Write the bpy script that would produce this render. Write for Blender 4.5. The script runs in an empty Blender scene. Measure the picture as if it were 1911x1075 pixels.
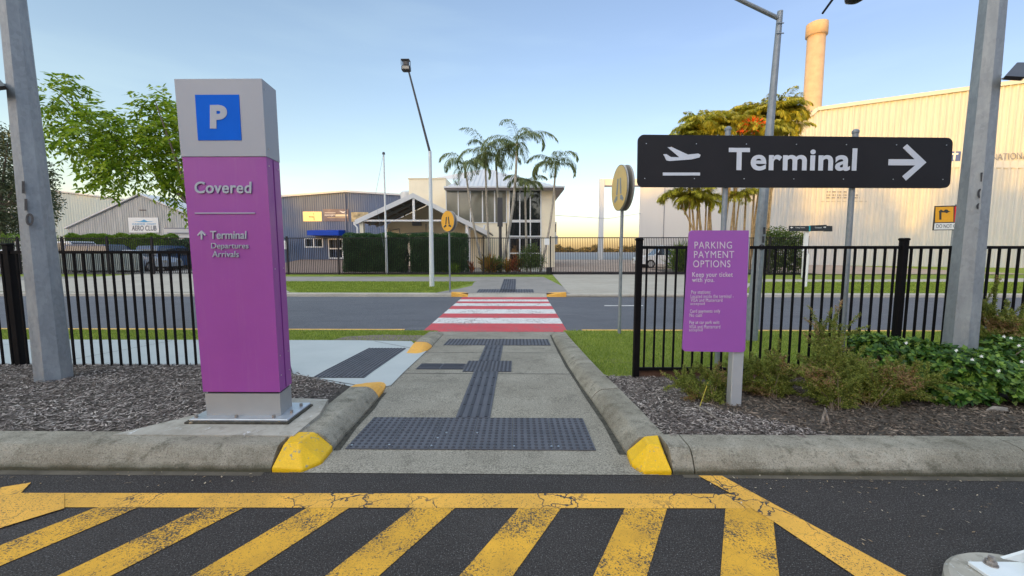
import bpy, math, random
import numpy as np
from mathutils import Vector, Matrix
random.seed(7); RNG = np.random.default_rng(7)
R = math.radians
scene = bpy.context.scene
col = scene.collection

# ------------------------------------------------------------ camera
CAMY = 0.0
CAMZ, PITCH, YAW, F = 1.42, R(5.2), R(0.71), 770.0
cd = bpy.data.cameras.new('camera'); cam = bpy.data.objects.new('camera', cd); col.objects.link(cam)
cam.location = (0, CAMY, CAMZ); cam.rotation_euler = (R(90) - PITCH, 0, YAW)
cd.sensor_width = 36; cd.lens = 36 * F / 1911.0; cd.clip_start = 0.05; cd.clip_end = 5000
scene.camera = cam

# ------------------------------------------------------------ light
SUN_EL, SUN_AZ = R(5.0), R(37.0)     # light travels towards +Y, turned SUN_AZ towards +X
world = bpy.data.worlds.new('World'); scene.world = world; world.use_nodes = True
wn = world.node_tree; bg = wn.nodes['Background']
sky = wn.nodes.new('ShaderNodeTexSky'); sky.sky_type = 'NISHITA'; sky.sun_disc = False
SKY_EL = SUN_EL
sky.sun_elevation = SKY_EL; sky.sun_rotation = R(180) + SUN_AZ
sky.air_density = 1.0; sky.dust_density = 1.0; sky.ozone_density = 1.0
# sky overhead multiplied above the sky model, added to lift light on the ground
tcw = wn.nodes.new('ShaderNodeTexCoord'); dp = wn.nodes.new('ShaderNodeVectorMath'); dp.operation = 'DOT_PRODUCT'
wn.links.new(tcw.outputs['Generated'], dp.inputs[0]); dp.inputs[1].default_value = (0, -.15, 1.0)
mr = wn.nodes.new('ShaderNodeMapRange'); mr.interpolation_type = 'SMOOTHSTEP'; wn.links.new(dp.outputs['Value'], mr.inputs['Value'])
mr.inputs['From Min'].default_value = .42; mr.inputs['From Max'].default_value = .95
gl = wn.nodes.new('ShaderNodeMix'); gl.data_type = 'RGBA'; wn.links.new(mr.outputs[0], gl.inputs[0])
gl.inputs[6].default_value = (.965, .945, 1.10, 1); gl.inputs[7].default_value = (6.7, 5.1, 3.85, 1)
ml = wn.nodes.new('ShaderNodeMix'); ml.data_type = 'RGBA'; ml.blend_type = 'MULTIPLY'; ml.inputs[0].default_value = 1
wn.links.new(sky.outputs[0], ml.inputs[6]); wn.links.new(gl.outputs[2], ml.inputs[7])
sx = wn.nodes.new('ShaderNodeSeparateXYZ'); wn.links.new(tcw.outputs['Generated'], sx.inputs[0])
def span(sock, a, b, ca, cb, src):
    r = wn.nodes.new('ShaderNodeMapRange'); r.interpolation_type = 'SMOOTHSTEP'; wn.links.new(sock, r.inputs['Value']); r.inputs['From Min'].default_value = a; r.inputs['From Max'].default_value = b
    m = wn.nodes.new('ShaderNodeMix'); m.data_type = 'RGBA'; wn.links.new(r.outputs[0], m.inputs[0]); m.inputs[6].default_value = (*ca, 1); m.inputs[7].default_value = (*cb, 1)
    q = wn.nodes.new('ShaderNodeMix'); q.data_type = 'RGBA'; q.blend_type = 'MULTIPLY'; q.inputs[0].default_value = 1; wn.links.new(src, q.inputs[6]); wn.links.new(m.outputs[2], q.inputs[7]); return q.outputs[2]
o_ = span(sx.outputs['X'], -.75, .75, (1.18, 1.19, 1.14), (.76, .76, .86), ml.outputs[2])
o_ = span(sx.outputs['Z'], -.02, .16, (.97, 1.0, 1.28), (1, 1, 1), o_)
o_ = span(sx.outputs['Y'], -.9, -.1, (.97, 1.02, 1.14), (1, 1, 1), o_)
mpc = wn.nodes.new('ShaderNodeMapping'); mpc.inputs['Scale'].default_value = (1.6, 1.6, 9); wn.links.new(tcw.outputs['Generated'], mpc.inputs[0])
nzc = wn.nodes.new('ShaderNodeTexNoise'); nzc.inputs['Scale'].default_value = 1.7; nzc.inputs['Detail'].default_value = 5; wn.links.new(mpc.outputs[0], nzc.inputs['Vector'])
o_ = span(nzc.outputs['Fac'], .45, .75, (1, 1, 1), (1.10, 1.075, 1.03), o_)   # faint high haze
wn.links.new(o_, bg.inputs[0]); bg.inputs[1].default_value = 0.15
sl = bpy.data.lights.new('sun', 'SUN'); sl.energy = 2.0; sl.angle = R(0.6); sl.color = (.66, .33, .004)
so = bpy.data.objects.new('sun', sl); col.objects.link(so)
sdir = Vector((math.sin(SUN_AZ) * math.cos(SUN_EL), math.cos(SUN_AZ) * math.cos(SUN_EL), -math.sin(SUN_EL)))
so.rotation_euler = sdir.to_track_quat('-Z', 'Y').to_euler()
so.location = (-20, -30, 30)
scene.view_settings.view_transform = 'Standard'; scene.view_settings.look = 'None'
scene.view_settings.exposure = 1.5; scene.view_settings.gamma = 1.0

# ------------------------------------------------------------ where a photograph's point lies in the place
_f = Vector((-math.sin(YAW) * math.cos(PITCH), math.cos(YAW) * math.cos(PITCH), -math.sin(PITCH)))
_r = Vector((math.cos(YAW), math.sin(YAW), 0)); _u = _r.cross(_f)
def ray(u, v): return _f * F + _r * (u - 955.5) - _u * (v - 537.5)
def P(u, v, Y):
    d = ray(u, v); t = (Y - CAMY) / d.y
    return Vector((d.x * t, Y, CAMZ + d.z * t))
KY = [(-60, 0), (2.6, 0), (4.9, -.065), (6.9, -.17), (8.2, -.23), (14.7, -.23), (14.72, -.12), (23.5, .04), (900, .04)]
def gz(y):
    for (a, za), (b, zb) in zip(KY, KY[1:]):
        if y <= b: return za + (zb - za) * max(0, y - a) / (b - a)
    return KY[-1][1]
def G(u, v, z=None, off=0.0):
    d = ray(u, v)
    if z is not None:
        t = (z - CAMZ) / d.z; return Vector((d.x * t, CAMY + d.y * t, z))
    lo, hi = 0.0, 300.0 / d.y
    for _ in range(50):
        m = (lo + hi) / 2; p = d * m
        if CAMZ + p.z > gz(p.y + CAMY) + off: lo = m
        else: hi = m
    p = d * lo
    return Vector((p.x, p.y + CAMY, CAMZ + p.z))

# ------------------------------------------------------------ objects
def tag(o, label=None, cat=None, group=None, kind=None):
    if label: o['label'] = label
    if cat: o['category'] = cat
    if group: o['group'] = group
    if kind: o['kind'] = kind
    return o
def thing(name, loc, label, cat, group=None):
    o = bpy.data.objects.new(name, None); col.objects.link(o); o.location = loc
    o.empty_display_size = .1
    return tag(o, label, cat, group)
def rootloc(o):
    p = Vector((0, 0, 0))
    while o is not None: p = p + o.location; o = o.parent
    return p
def link(name, me, m, parent=None, smooth=False):
    if parent is not None:
        off = rootloc(parent)
        if off.length > 0: me.transform(Matrix.Translation(-off))
    me.materials.clear(); me.materials.append(m)
    if smooth: me.polygons.foreach_set('use_smooth', [True] * len(me.polygons))
    o = bpy.data.objects.new(name, me); col.objects.link(o); o.parent = parent
    return o
def kids(o): return [c for c in bpy.data.objects if c.parent == o]
def copy_tree(o, parent=None):
    c = o.copy(); col.objects.link(c); c.parent = parent
    for ch in kids(o): copy_tree(ch, c)
    return c

class MB:
    def __init__(s): s.v = []; s.f = []
    def add(s, vs, fs):
        n = len(s.v); s.v += [tuple(p) for p in vs]; s.f += [tuple(i + n for i in q) for q in fs]; return s
    def box(s, a, b):
        (x0, y0, z0), (x1, y1, z1) = a, b
        vs = [(x0,y0,z0),(x1,y0,z0),(x1,y1,z0),(x0,y1,z0),(x0,y0,z1),(x1,y0,z1),(x1,y1,z1),(x0,y1,z1)]
        return s.add(vs, [(0,3,2,1),(4,5,6,7),(0,1,5,4),(1,2,6,5),(2,3,7,6),(3,0,4,7)])
    def bbox(s, a, b, c=.01):      # chamfered box
        (x0, y0, z0), (x1, y1, z1) = a, b
        vs = []
        for z, i in ((z0, c), (z0 + c, 0), (z1 - c, 0), (z1, c)):
            k = c
            vs += [(x0+i+k,y0+i,z),(x1-i-k,y0+i,z),(x1-i,y0+i+k,z),(x1-i,y1-i-k,z),(x1-i-k,y1-i,z),(x0+i+k,y1-i,z),(x0+i,y1-i-k,z),(x0+i,y0+i+k,z)]
        fs = [tuple(range(7, -1, -1)), tuple(range(24, 32))]
        for L in range(3):
            for i in range(8):
                j = (i + 1) % 8; fs.append((L*8+i, L*8+j, L*8+8+j, L*8+8+i))
        return s.add(vs, fs)
    def tube(s, pts, r, n=8, cap=True, phase=0.0):
        pts = [Vector(p) for p in pts]
        if not hasattr(r, '__len__'): r = [r] * len(pts)
        vs, fs = [], []
        d0 = (pts[1] - pts[0]).normalized()
        ref = Vector((0, 0, 1)) if abs(d0.z) < .9 else Vector((0, 1, 0))
        a = d0.cross(ref).normalized()
        for i, p in enumerate(pts):
            d = (pts[min(i+1, len(pts)-1)] - pts[max(i-1, 0)]).normalized()
            a = (a - d * a.dot(d)).normalized(); b = d.cross(a)
            for k in range(n):
                t = 2 * math.pi * k / n + phase
                vs.append(p + (a * math.cos(t) + b * math.sin(t)) * r[i])
        for i in range(len(pts) - 1):
            for k in range(n):
                j = (k + 1) % n; fs.append((i*n+k, i*n+j, i*n+n+j, i*n+n+k))
        if cap: fs += [tuple(range(n-1, -1, -1)), tuple(range((len(pts)-1)*n, len(pts)*n))]
        return s.add(vs, fs)
    def bar(s, p, q, w, h=None, up=(0, 0, 1)):     # square bar between two points
        p, q = Vector(p), Vector(q); h = h or w; d = (q - p).normalized(); up = Vector(up)
        if abs(d.dot(up)) > .95: up = Vector((0, 1, 0))
        a = d.cross(up).normalized() * w / 2; b = a.cross(d).normalized() * h / 2
        vs = [c + x * a + y * b for c in (p, q) for x, y in ((-1,-1),(1,-1),(1,1),(-1,1))]
        return s.add(vs, [(0,1,2,3),(7,6,5,4),(0,4,5,1),(1,5,6,2),(2,6,7,3),(3,7,4,0)])
    def prism(s, poly, d):          # polygon (3d points) pushed along d
        n = len(poly); d = Vector(d); a = [Vector(p) for p in poly]
        return s.add(a + [p + d for p in a], [tuple(range(n)), tuple(range(2*n-1, n-1, -1))] + [(i, n+i, n+(i+1)%n, (i+1)%n) for i in range(n)])
    def disc(s, c, n, r, rx=None, seg=32):
        pass
    def build(s, name, m, parent=None, smooth=False, fix=True):
        me = bpy.data.meshes.new(name); me.from_pydata(s.v, [], s.f); me.update()
        if fix:
            import bmesh
            b = bmesh.new(); b.from_mesh(me); bmesh.ops.recalc_face_normals(b, faces=b.faces); b.to_mesh(me); b.free()
        return link(name, me, m, parent, smooth)

def clip(poly, y, keep_above):
    out = []
    for i, p in enumerate(poly):
        q = poly[(i + 1) % len(poly)]
        pi = (p[1] >= y) == keep_above or p[1] == y; qi = (q[1] >= y) == keep_above or q[1] == y
        if pi: out.append(p)
        if pi != qi:
            t = (y - p[1]) / (q[1] - p[1]); out.append((p[0] + (q[0] - p[0]) * t, y))
    return out
def sheet_mb(poly, lift, zf=None, step=None):
    zf = zf or gz
    poly = [(p[0], p[1]) for p in poly]
    y0, y1 = min(p[1] for p in poly), max(p[1] for p in poly)
    cuts = sorted(set([y0, y1] + [k for k, _ in KY if y0 < k < y1] + ([y0 + step * i for i in range(1, int((y1 - y0) / step))] if step else [])))
    m = MB()
    for a, b in zip(cuts, cuts[1:]):
        if b - a < 1e-6: continue
        q = clip(clip(poly, a, True), b, False)
        qq = []
        for p in q:
            if not qq or (abs(p[0]-qq[-1][0]) + abs(p[1]-qq[-1][1])) > 1e-7: qq.append(p)
        if len(qq) > 1 and abs(qq[0][0]-qq[-1][0]) + abs(qq[0][1]-qq[-1][1]) < 1e-7: qq.pop()
        if sum(a_[0] * b_[1] - b_[0] * a_[1] for a_, b_ in zip(qq, qq[1:] + qq[:1])) < 0: qq.reverse()
        if len(qq) >= 3: m.add([(x, y, zf(y) + lift) for x, y in qq], [tuple(range(len(qq)))])
    return m
def up_faces(me):
    me.update()
    fl = [p.index for p in me.polygons if p.normal.z < 0]
    if fl and len(fl) > len(me.polygons) / 2:
        me.flip_normals()
def sheet(name, poly, lift, m, parent=None, zf=None, kind='structure', step=None):
    b = sheet_mb(poly, lift, zf, step)
    me = bpy.data.meshes.new(name); me.from_pydata(b.v, [], b.f); up_faces(me)
    o = link(name, me, m, parent)
    if kind and parent is None: o['kind'] = kind
    return o
def in_poly(x, y, poly):
    c = np.zeros(len(x), bool); n = len(poly)
    for i in range(n):
        x0, y0 = poly[i][0], poly[i][1]; x1, y1 = poly[(i+1)%n][0], poly[(i+1)%n][1]
        if y0 == y1: continue
        k = ((y0 > y) != (y1 > y)) & (x < (x1 - x0) * (y - y0) / (y1 - y0) + x0)
        c ^= k
    return c
def scatter(poly, n, rng=RNG):
    xs = [p[0] for p in poly]; ys = [p[1] for p in poly]
    x = rng.uniform(min(xs), max(xs), n); y = rng.uniform(min(ys), max(ys), n)
    k = in_poly(x, y, poly); return x[k], y[k]
gzv = np.vectorize(gz)

# ------------------------------------------------------------ materials
def C4(c): return (c[0], c[1], c[2], 1)
class NT:
    def __init__(s, name):
        s.m = bpy.data.materials.new(name); s.m.use_nodes = True; s.t = s.m.node_tree
        s.b = s.t.nodes['Principled BSDF']; s.tc = s.t.nodes.new('ShaderNodeTexCoord')
    def n(s, k, **kw):
        x = s.t.nodes.new(k)
        for a, b in kw.items(): setattr(x, a, b)
        return x
    def l(s, a, b): s.t.links.new(a, b)
    def noise(s, scale, detail=4, rough=.6, vec=None, stretch=None):
        x = s.n('ShaderNodeTexNoise'); x.inputs['Scale'].default_value = scale; x.inputs['Detail'].default_value = detail; x.inputs['Roughness'].default_value = rough
        v = vec or s.tc.outputs['Object']
        if stretch:
            mp = s.n('ShaderNodeMapping'); mp.inputs['Scale'].default_value = stretch; s.l(v, mp.inputs[0]); v = mp.outputs[0]
        s.l(v, x.inputs['Vector']); return x.outputs['Fac']
    def voro(s, scale, feature='F1', vec=None, out='Distance', stretch=None):
        x = s.n('ShaderNodeTexVoronoi', feature=feature); x.inputs['Scale'].default_value = scale
        v = vec or s.tc.outputs['Object']
        if stretch:
            mp = s.n('ShaderNodeMapping'); mp.inputs['Scale'].default_value = stretch; s.l(v, mp.inputs[0]); v = mp.outputs[0]
        s.l(v, x.inputs['Vector']); return x.outputs[out]
    def ramp(s, fac, stops):
        x = s.n('ShaderNodeValToRGB'); e = x.color_ramp.elements
        while len(e) > 1: e.remove(e[-1])
        e[0].position = stops[0][0]; e[0].color = C4(stops[0][1])
        for p, c in stops[1:]:
            k = e.new(p); k.color = C4(c)
        s.l(fac, x.inputs[0]); return x.outputs[0]
    def gray(s, fac, a, b, va=0., vb=1.):
        return s.ramp(fac, [(a, (va,)*3), (b, (vb,)*3)])
    def mix(s, fac, a, b, blend='MIX'):
        x = s.n('ShaderNodeMix', data_type='RGBA', blend_type=blend)
        for i, v in ((0, fac), (6, a), (7, b)):
            if hasattr(v, 'links') or hasattr(v, 'is_linked'): s.l(v, x.inputs[i])
            elif i == 0: x.inputs[0].default_value = v
            else: x.inputs[i].default_value = C4(v)
        return x.outputs[2]
    def math(s, op, a, b=None):
        x = s.n('ShaderNodeMath', operation=op)
        for i, v in ((0, a), (1, b)):
            if v is None: continue
            if hasattr(v, 'is_linked'): s.l(v, x.inputs[i])
            else: x.inputs[i].default_value = v
        return x.outputs[0]
    def bump(s, h, strength=.3, dist=.01):
        x = s.n('ShaderNodeBump'); x.inputs['Strength'].default_value = strength; x.inputs['Distance'].default_value = dist
        s.l(h, x.inputs['Height']); s.l(x.outputs[0], s.b.inputs['Normal'])
    def out(s, color, rough=.8, metal=0., spec=.5):
        if hasattr(color, 'is_linked'): s.l(color, s.b.inputs['Base Color'])
        else: s.b.inputs['Base Color'].default_value = C4(color)
        if hasattr(rough, 'is_linked'): s.l(rough, s.b.inputs['Roughness'])
        else: s.b.inputs['Roughness'].default_value = rough
        s.b.inputs['Metallic'].default_value = metal
        s.b.inputs['Specular IOR Level'].default_value = spec
        return s.m
def plain(name, c, rough=.5, metal=0., var=.12, scale=6., bump=0., bscale=80., spec=.5):
    t = NT(name); f = t.noise(scale, 5)
    a = tuple(x * (1 - var) for x in c); b = tuple(min(1, x * (1 + var)) for x in c)
    cc = t.ramp(f, [(.3, a), (.7, b)])
    if bump: t.bump(t.noise(bscale, 3), bump, .005)
    return t.out(cc, rough, metal, spec)
M = {}
def leafmat(name, dark, mid, light, rough=.5, trans=.25, spec=.4):
    t = NT(name); g = t.n('ShaderNodeNewGeometry')
    c = t.ramp(g.outputs['Random Per Island'], [(0, dark), (.5, mid), (1, light)])
    f = t.noise(1.7, 3)
    c2 = t.mix(t.gray(f, .35, .65, 0, .55), c, tuple(x * .62 for x in mid))
    t.out(c2, rough, 0, spec)
    tr = t.n('ShaderNodeBsdfTranslucent'); t.l(c2, tr.inputs[0])
    mx = t.n('ShaderNodeMixShader'); mx.inputs[0].default_value = trans
    t.l(t.b.outputs[0], mx.inputs[1]); t.l(tr.outputs[0], mx.inputs[2])
    t.l(mx.outputs[0], t.t.nodes['Material Output'].inputs[0])
    return t.m
def concrete(name, a, b, dark=.5, speck=.35, sscale=260., stain=1.1, bump=.35, rough=.9):
    t = NT(name)
    c = t.ramp(t.noise(stain, 6, .65), [(.3, a), (.7, b)])
    c = t.mix(t.gray(t.noise(stain * 5, 5, .7), .52, .72, 0, dark), c, tuple(x * .55 for x in a))
    sp = t.noise(sscale, 2, .6)
    c = t.mix(t.gray(sp, .3, .7, 0, 1), t.mix(speck, c, tuple(x * .25 for x in a)), t.mix(speck * .6, c, tuple(min(1, x * 1.7) for x in b)))
    t.bump(sp, bump, .003)
    return t.out(c, rough, 0, .3)
def asphalt(name, a, b, speck=(.3, .3, .3), sscale=330., bump=.6, amt=.5, rough=.85, patch=.5):
    t = NT(name)
    c = t.ramp(t.noise(patch, 6, .6), [(.3, a), (.7, b)])
    c = t.mix(t.gray(t.noise(2.7, 6, .75, stretch=(.35, 1, 1)), .5, .68, 0, .45), c, tuple(x * .6 for x in a)); c = t.mix(t.gray(t.noise(1.9, 6, .7, stretch=(.3, 1, 1)), .55, .75, 0, .4), c, tuple(x * 1.6 for x in b))
    n = t.noise(sscale, 2, .5)
    c = t.mix(t.gray(n, .3, .6, 0, 1), tuple(x * .35 for x in a), c)
    c = t.mix(t.math('MULTIPLY', t.gray(t.noise(sscale * 1.3, 1, .5), .62, .72), amt), c, speck)
    v = t.voro(sscale * .5)
    t.bump(t.math('ADD', n, v), bump, .004)
    return t.out(c, rough, 0, .3)
def paint_on(name, paint, under, wear=.5, wscale=60., cscale=5., crack=.02, rough=.7, crackamt=1., speck=260., lo=None):
    """old road paint: cracks and worn grains open to the asphalt below"""
    t = NT(name)
    lo = lo or tuple(x * .8 for x in paint)
    p = t.ramp(t.noise(2.5, 6, .7), [(.3, lo), (.65, paint)])
    p = t.mix(t.gray(t.noise(speck, 2), .3, .7, 0, .28), p, tuple(x * .45 for x in paint))
    nv = t.n('ShaderNodeTexNoise'); nv.inputs['Scale'].default_value = 14; t.l(t.tc.outputs['Object'], nv.inputs['Vector'])
    vm = t.n('ShaderNodeVectorMath', operation='MULTIPLY_ADD'); t.l(nv.outputs['Color'], vm.inputs[0]); vm.inputs[1].default_value = (.12,)*3; t.l(t.tc.outputs['Object'], vm.inputs[2])
    d = t.voro(cscale, 'DISTANCE_TO_EDGE', vec=vm.outputs[0])
    ck = t.math('LESS_THAN', d, crack)
    pm = t.gray(t.noise(1.3, 3), .46, .56, 0, crackamt)
    ck = t.math('MULTIPLY', ck, pm)
    wm = t.gray(t.noise(3.1, 4), .35, .75, .0, 1.)
    thr = t.math('SUBTRACT', t.noise(wscale, 5, .75), t.math('MULTIPLY', wm, wear * .3))
    wr = t.math('LESS_THAN', thr, .37)
    m = t.math('MAXIMUM', ck, wr)
    c = t.mix(m, p, under)
    t.bump(t.noise(speck, 2), .6, .004)
    return t.out(c, rough, 0, .35)
M['asphalt_dark'] = asphalt('carpark_asphalt', (.040,.034,.032), (.064,.056,.053), sscale=125, amt=.55, patch=.9)
M['asphalt_road'] = asphalt('road_asphalt', (.125,.128,.148), (.165,.168,.19), sscale=150, amt=.3, bump=.35, patch=.25)
M['concrete_path'] = concrete('exposed_concrete', (.17,.15,.12), (.36,.33,.275), dark=.9, speck=.62, sscale=100, stain=1.0, bump=.8)
M['concrete_new'] = concrete('new_concrete', (.40,.43,.44), (.47,.50,.50), dark=.1, speck=.10, stain=.6, bump=.1)
M['concrete_drive'] = concrete('driveway_concrete', (.36,.32,.27), (.46,.42,.36), dark=.3, speck=.15, stain=.5, bump=.2, sscale=60)
M['concrete_walk'] = concrete('old_walk_concrete', (.24,.22,.20), (.33,.30,.28), dark=.3, speck=.2, stain=.6, bump=.2, sscale=60)
M['kerb'] = concrete('kerb_concrete', (.19,.18,.15), (.33,.31,.27), dark=.75, speck=.35, sscale=150, stain=1.6, bump=.5)
M['kerb_far'] = concrete('far_kerb_concrete', (.36,.33,.28), (.48,.44,.38), dark=.3, speck=.2, sscale=60, stain=1.2, bump=.2)
M['pad'] = concrete('pad_concrete', (.30,.28,.24), (.45,.42,.37), dark=.5, speck=.25, stain=3.0, bump=.4)
M['yellow_paint'] = paint_on('yellow_line_paint', (.93,.49,.075), (.045,.045,.048), wear=.28, wscale=110, cscale=6, crack=.022, lo=(.62,.34,.06))
M['yellow_worn'] = paint_on('yellow_hatch_paint', (.86,.45,.04), (.05,.048,.045), wear=.72, wscale=120, cscale=9, crack=.006, crackamt=.5, lo=(.52,.28,.035))
M['yellow_kerb'] = paint_on('yellow_kerb_paint', (.85,.52,.01), (.30,.27,.16), wear=.12, wscale=26, cscale=3, crack=.0, rough=.45, speck=90, lo=(.75,.42,.005))
M['orange_kerb'] = paint_on('orange_kerb_paint', (.88,.46,.08), (.30,.27,.20), wear=.08, wscale=40, cscale=3, crack=.0, rough=.6, speck=90, lo=(.75,.36,.05))
M['red_paint'] = paint_on('crossing_red', (.62,.075,.09), (.30,.12,.12), wear=.5, wscale=34, cscale=2.2, crack=.016, speck=60, lo=(.50,.06,.075))
M['white_paint'] = paint_on('crossing_white', (.74,.72,.70), (.33,.28,.27), wear=.5, wscale=34, cscale=2.2, crack=.026, speck=60, lo=(.68,.66,.64))
M['yellow_line_far'] = plain('road_edge_yellow', (.72,.42,.10), .8, var=.2, scale=3)
M['earth'] = plain('bare_earth', (.10,.085,.065), .95, var=.4, scale=4, bump=.5, bscale=60)
M['mulch_bed'] = plain('mulch_bed', (.07,.058,.048), .95, var=.6, scale=25, bump=1., bscale=90)
def _grassmat():
    t = NT('mown_grass')
    c = t.ramp(t.noise(1.2, 6, .7), [(.3, (.22,.30,.045)), (.5, (.34,.42,.07)), (.72, (.46,.50,.11))])
    c = t.mix(t.gray(t.noise(55, 3, .7), .35, .7, 0, .7), c, (.06,.09,.016))
    c = t.mix(t.gray(t.noise(.7, 5, .7, stretch=(1, 3, 1)), .58, .70, 0, .6), c, (.26,.24,.10))
    t.bump(t.noise(120, 3, .8), 1., .04); return t.out(c, .9, 0, .2)
M['grass'] = _grassmat()
M['soil_patch'] = plain('soil_patch', (.17,.14,.11), .95, var=.5, scale=30, bump=.6)
def _tact():
    t = NT('tactile_rubber')
    c = t.ramp(t.noise(3, 5, .7), [(.3, (.060,.062,.078)), (.7, (.095,.098,.12))])
    c = t.mix(t.gray(t.noise(160, 2), .55, .75, 0, .35), c, (.2,.2,.21))
    return t.out(c, .62, 0, .45)
M['tactile'] = _tact()
M['tactile_top'] = plain('tactile_dome', (.035,.036,.048), .6, var=.2)
M['stud'] = plain('stud_steel', (.6,.6,.6), .3, 1.)
def _purple():
    t = NT('purple_panel'); c = t.ramp(t.noise(1.1, 5, .6), [(.3, (.275,.055,.305)), (.7, (.325,.070,.355))])
    st = t.gray(t.noise(5, 6, .75, stretch=(3.5, 3.5, .22)), .52, .78, 0, .10); c = t.mix(st, c, (.45,.30,.42))
    c = t.mix(t.gray(t.noise(60, 3, .7), .70, .78, 0, .35), c, (.55,.42,.52))
    t.bump(t.noise(2.2, 2), .12, .01); return t.out(c, t.gray(t.noise(3, 5), .3, .7, .34, .5), 0, .45)
M['purple'] = _purple()
M['purple_sign'] = plain('purple_board', (.335,.095,.42), .42, var=.03, scale=2)
M['silver_head'] = plain('silver_panel', (.33,.355,.41), .5, .1, var=.05, scale=1.5)
M['plinth'] = plain('plinth_metal', (.33,.335,.34), .5, .15, var=.08, scale=2.5)
M['plate'] = plain('plate_zinc', (.50,.53,.58), .35, .6, var=.12, scale=9)
M['letter'] = plain('letter_silver', (.40,.43,.50), .5, .0, var=.05, spec=.3)
M['letter_white'] = plain('letter_white', (.62,.66,.74), .5, var=.03)
M['letter_pale'] = plain('letter_pale_lilac', (.63,.55,.66), .5, var=.03)
M['pblue'] = plain('parking_blue', (.0,.12,.66), .55, var=.05, spec=.1)
M['black_gap'] = plain('shadow_gap_black', (.015,.012,.015), .7)
M['sign_black'] = plain('sign_black', (.014,.0125,.015), .5, var=.15, scale=2, spec=.3)
M['black_steel'] = plain('black_powdercoat', (.006,.0055,.0065), .6, var=.2, scale=10, spec=.12)
M['fence_far'] = plain('dark_fence_steel', (.022,.020,.023), .6, var=.2, spec=.2)
def _galv():
    t = NT('galvanised_steel')
    v = t.voro(38, out='Color', stretch=(1, 1, .7))
    bw = t.n('ShaderNodeRGBToBW'); t.l(v, bw.inputs[0])
    c = t.ramp(bw.outputs[0], [(.1, (.235,.26,.285)), (.9, (.28,.31,.34))])
    c = t.mix(t.gray(t.noise(7, 6, .7, stretch=(1.5, 1.5, .35)), .45, .75, 0, .6), c, (.42,.45,.47))
    c = t.mix(t.gray(t.noise(2.2, 4, .6), .55, .8, 0, .4), c, (.17,.18,.19))
    t.bump(t.noise(40, 3), .15, .004); return t.out(c, .55, .35, .5)
M['galv'] = _galv()
M['galv_plain'] = plain('galvanised_post', (.25,.28,.31), .5, .35, var=.15, scale=12)
M['alu'] = plain('aluminium_post', (.55,.57,.60), .4, .4, var=.06, scale=4)
M['pale_paint'] = plain('pale_painted_steel', (.62,.66,.68), .4, var=.06, scale=5)
M['white_steel'] = plain('white_enamel', (.70,.74,.76), .35, var=.06, scale=7, bump=.05)
M['rusty_bolt'] = plain('weathered_bolt', (.30,.27,.25), .5, .6, var=.35, scale=60)
M['black_num'] = plain('stencil_black', (.05,.05,.055), .8, var=.4, scale=40)
M['lamp_dark'] = plain('lamp_casing', (.05,.05,.055), .45, .3, var=.15)
M['lamp_lens'] = plain('lamp_lens', (.35,.33,.28), .15, 0, var=.3, scale=40)
M['timber'] = plain('sleeper_timber', (.13,.07,.045), .85, var=.35, scale=8, bump=.4)
M['sign_yellow'] = plain('warning_yellow', (.75,.36,.015), .4, var=.05)
M['sign_yellow_pale'] = plain('faded_warning_yellow', (.62,.43,.12), .35, var=.08)
M['leg_dark'] = plain('symbol_black', (.03,.03,.03), .5)
M['leg_grey'] = plain('symbol_grey', (.22,.26,.27), .5)
M['sign_back'] = plain('sign_back_grey', (.36,.345,.32), .5, .1)
M['white'] = plain('white_trim', (.72,.73,.74), .5, var=.04)
M['cream'] = plain('cream_render', (.88,.79,.60), .85, var=.05, scale=1.2, bump=.1, bscale=30)
M['cream_pale'] = plain('pale_cream_render', (.78,.72,.58), .85, var=.04, scale=1.2)
M['cream_shade'] = plain('shaded_cream_render', (.76,.67,.50), .85, var=.05, scale=1.2)  # darker copy of the cream render, side-wall shade put into its colour
def clad(name, c, dark, band=1.2):
    t = NT(name); f = t.noise(band, 5, .7, stretch=(1, 1, .12))
    cc = t.ramp(f, [(.3, dark), (.7, c)])
    cc = t.mix(t.gray(t.noise(.5, 4), .5, .75, 0, .25), cc, dark)
    return t.out(cc, .45, .0, .4)
M['clad_white'] = clad('white_cladding', (.56,.56,.55), (.48,.485,.48))
M['clad_smooth'] = clad('smooth_white_cladding', (.58,.58,.58), (.54,.54,.545), .4)
M['clad_blue'] = clad('blue_cladding', (.125,.165,.26), (.095,.13,.215))
M['clad_grey'] = clad('grey_cladding', (.52,.52,.50), (.33,.33,.33), 2.5)
M['clad_green'] = clad('pale_green_cladding', (.46,.52,.49), (.40,.46,.44), .6)
M['roof_grey'] = clad('grey_roofing', (.62,.62,.64), (.54,.55,.57), .8)
M['roof_white'] = clad('white_roofing', (.66,.68,.70), (.55,.57,.60), .8)
M['roof_dark'] = plain('fascia_dark', (.14,.12,.12), .6)
M['soffit'] = plain('soffit_grey', (.36,.33,.31), .8)  # one even grey over the whole soffit
M['awning_blue'] = plain('awning_blue', (.006,.055,.42), .6, var=.08, scale=3, spec=.2)
M['glass_pale'] = plain('tinted_glass_with_blind', (.17,.165,.135), .08, 0, var=.15, scale=.8, spec=.8)
M['glass_dark'] = plain('dark_glass', (.018,.02,.022), .03, 0, var=.3, scale=.8, spec=.9)
M['beam'] = plain('roof_beam_grey', (.22,.24,.25), .7)
M['underroof'] = plain('roof_underside', (.13,.115,.105), .9, var=.15, scale=2)
M['chimney'] = plain('chimney_render', (.46,.34,.22), .85, var=.12, scale=1.5, bump=.2, bscale=20)
M['blue_text'] = plain('logo_blue', (.045,.09,.30), .5)
M['grey_text'] = plain('wall_lettering_grey', (.22,.23,.27), .6)
M['dark_text'] = plain('dark_lettering', (.10,.12,.16), .6)
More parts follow.
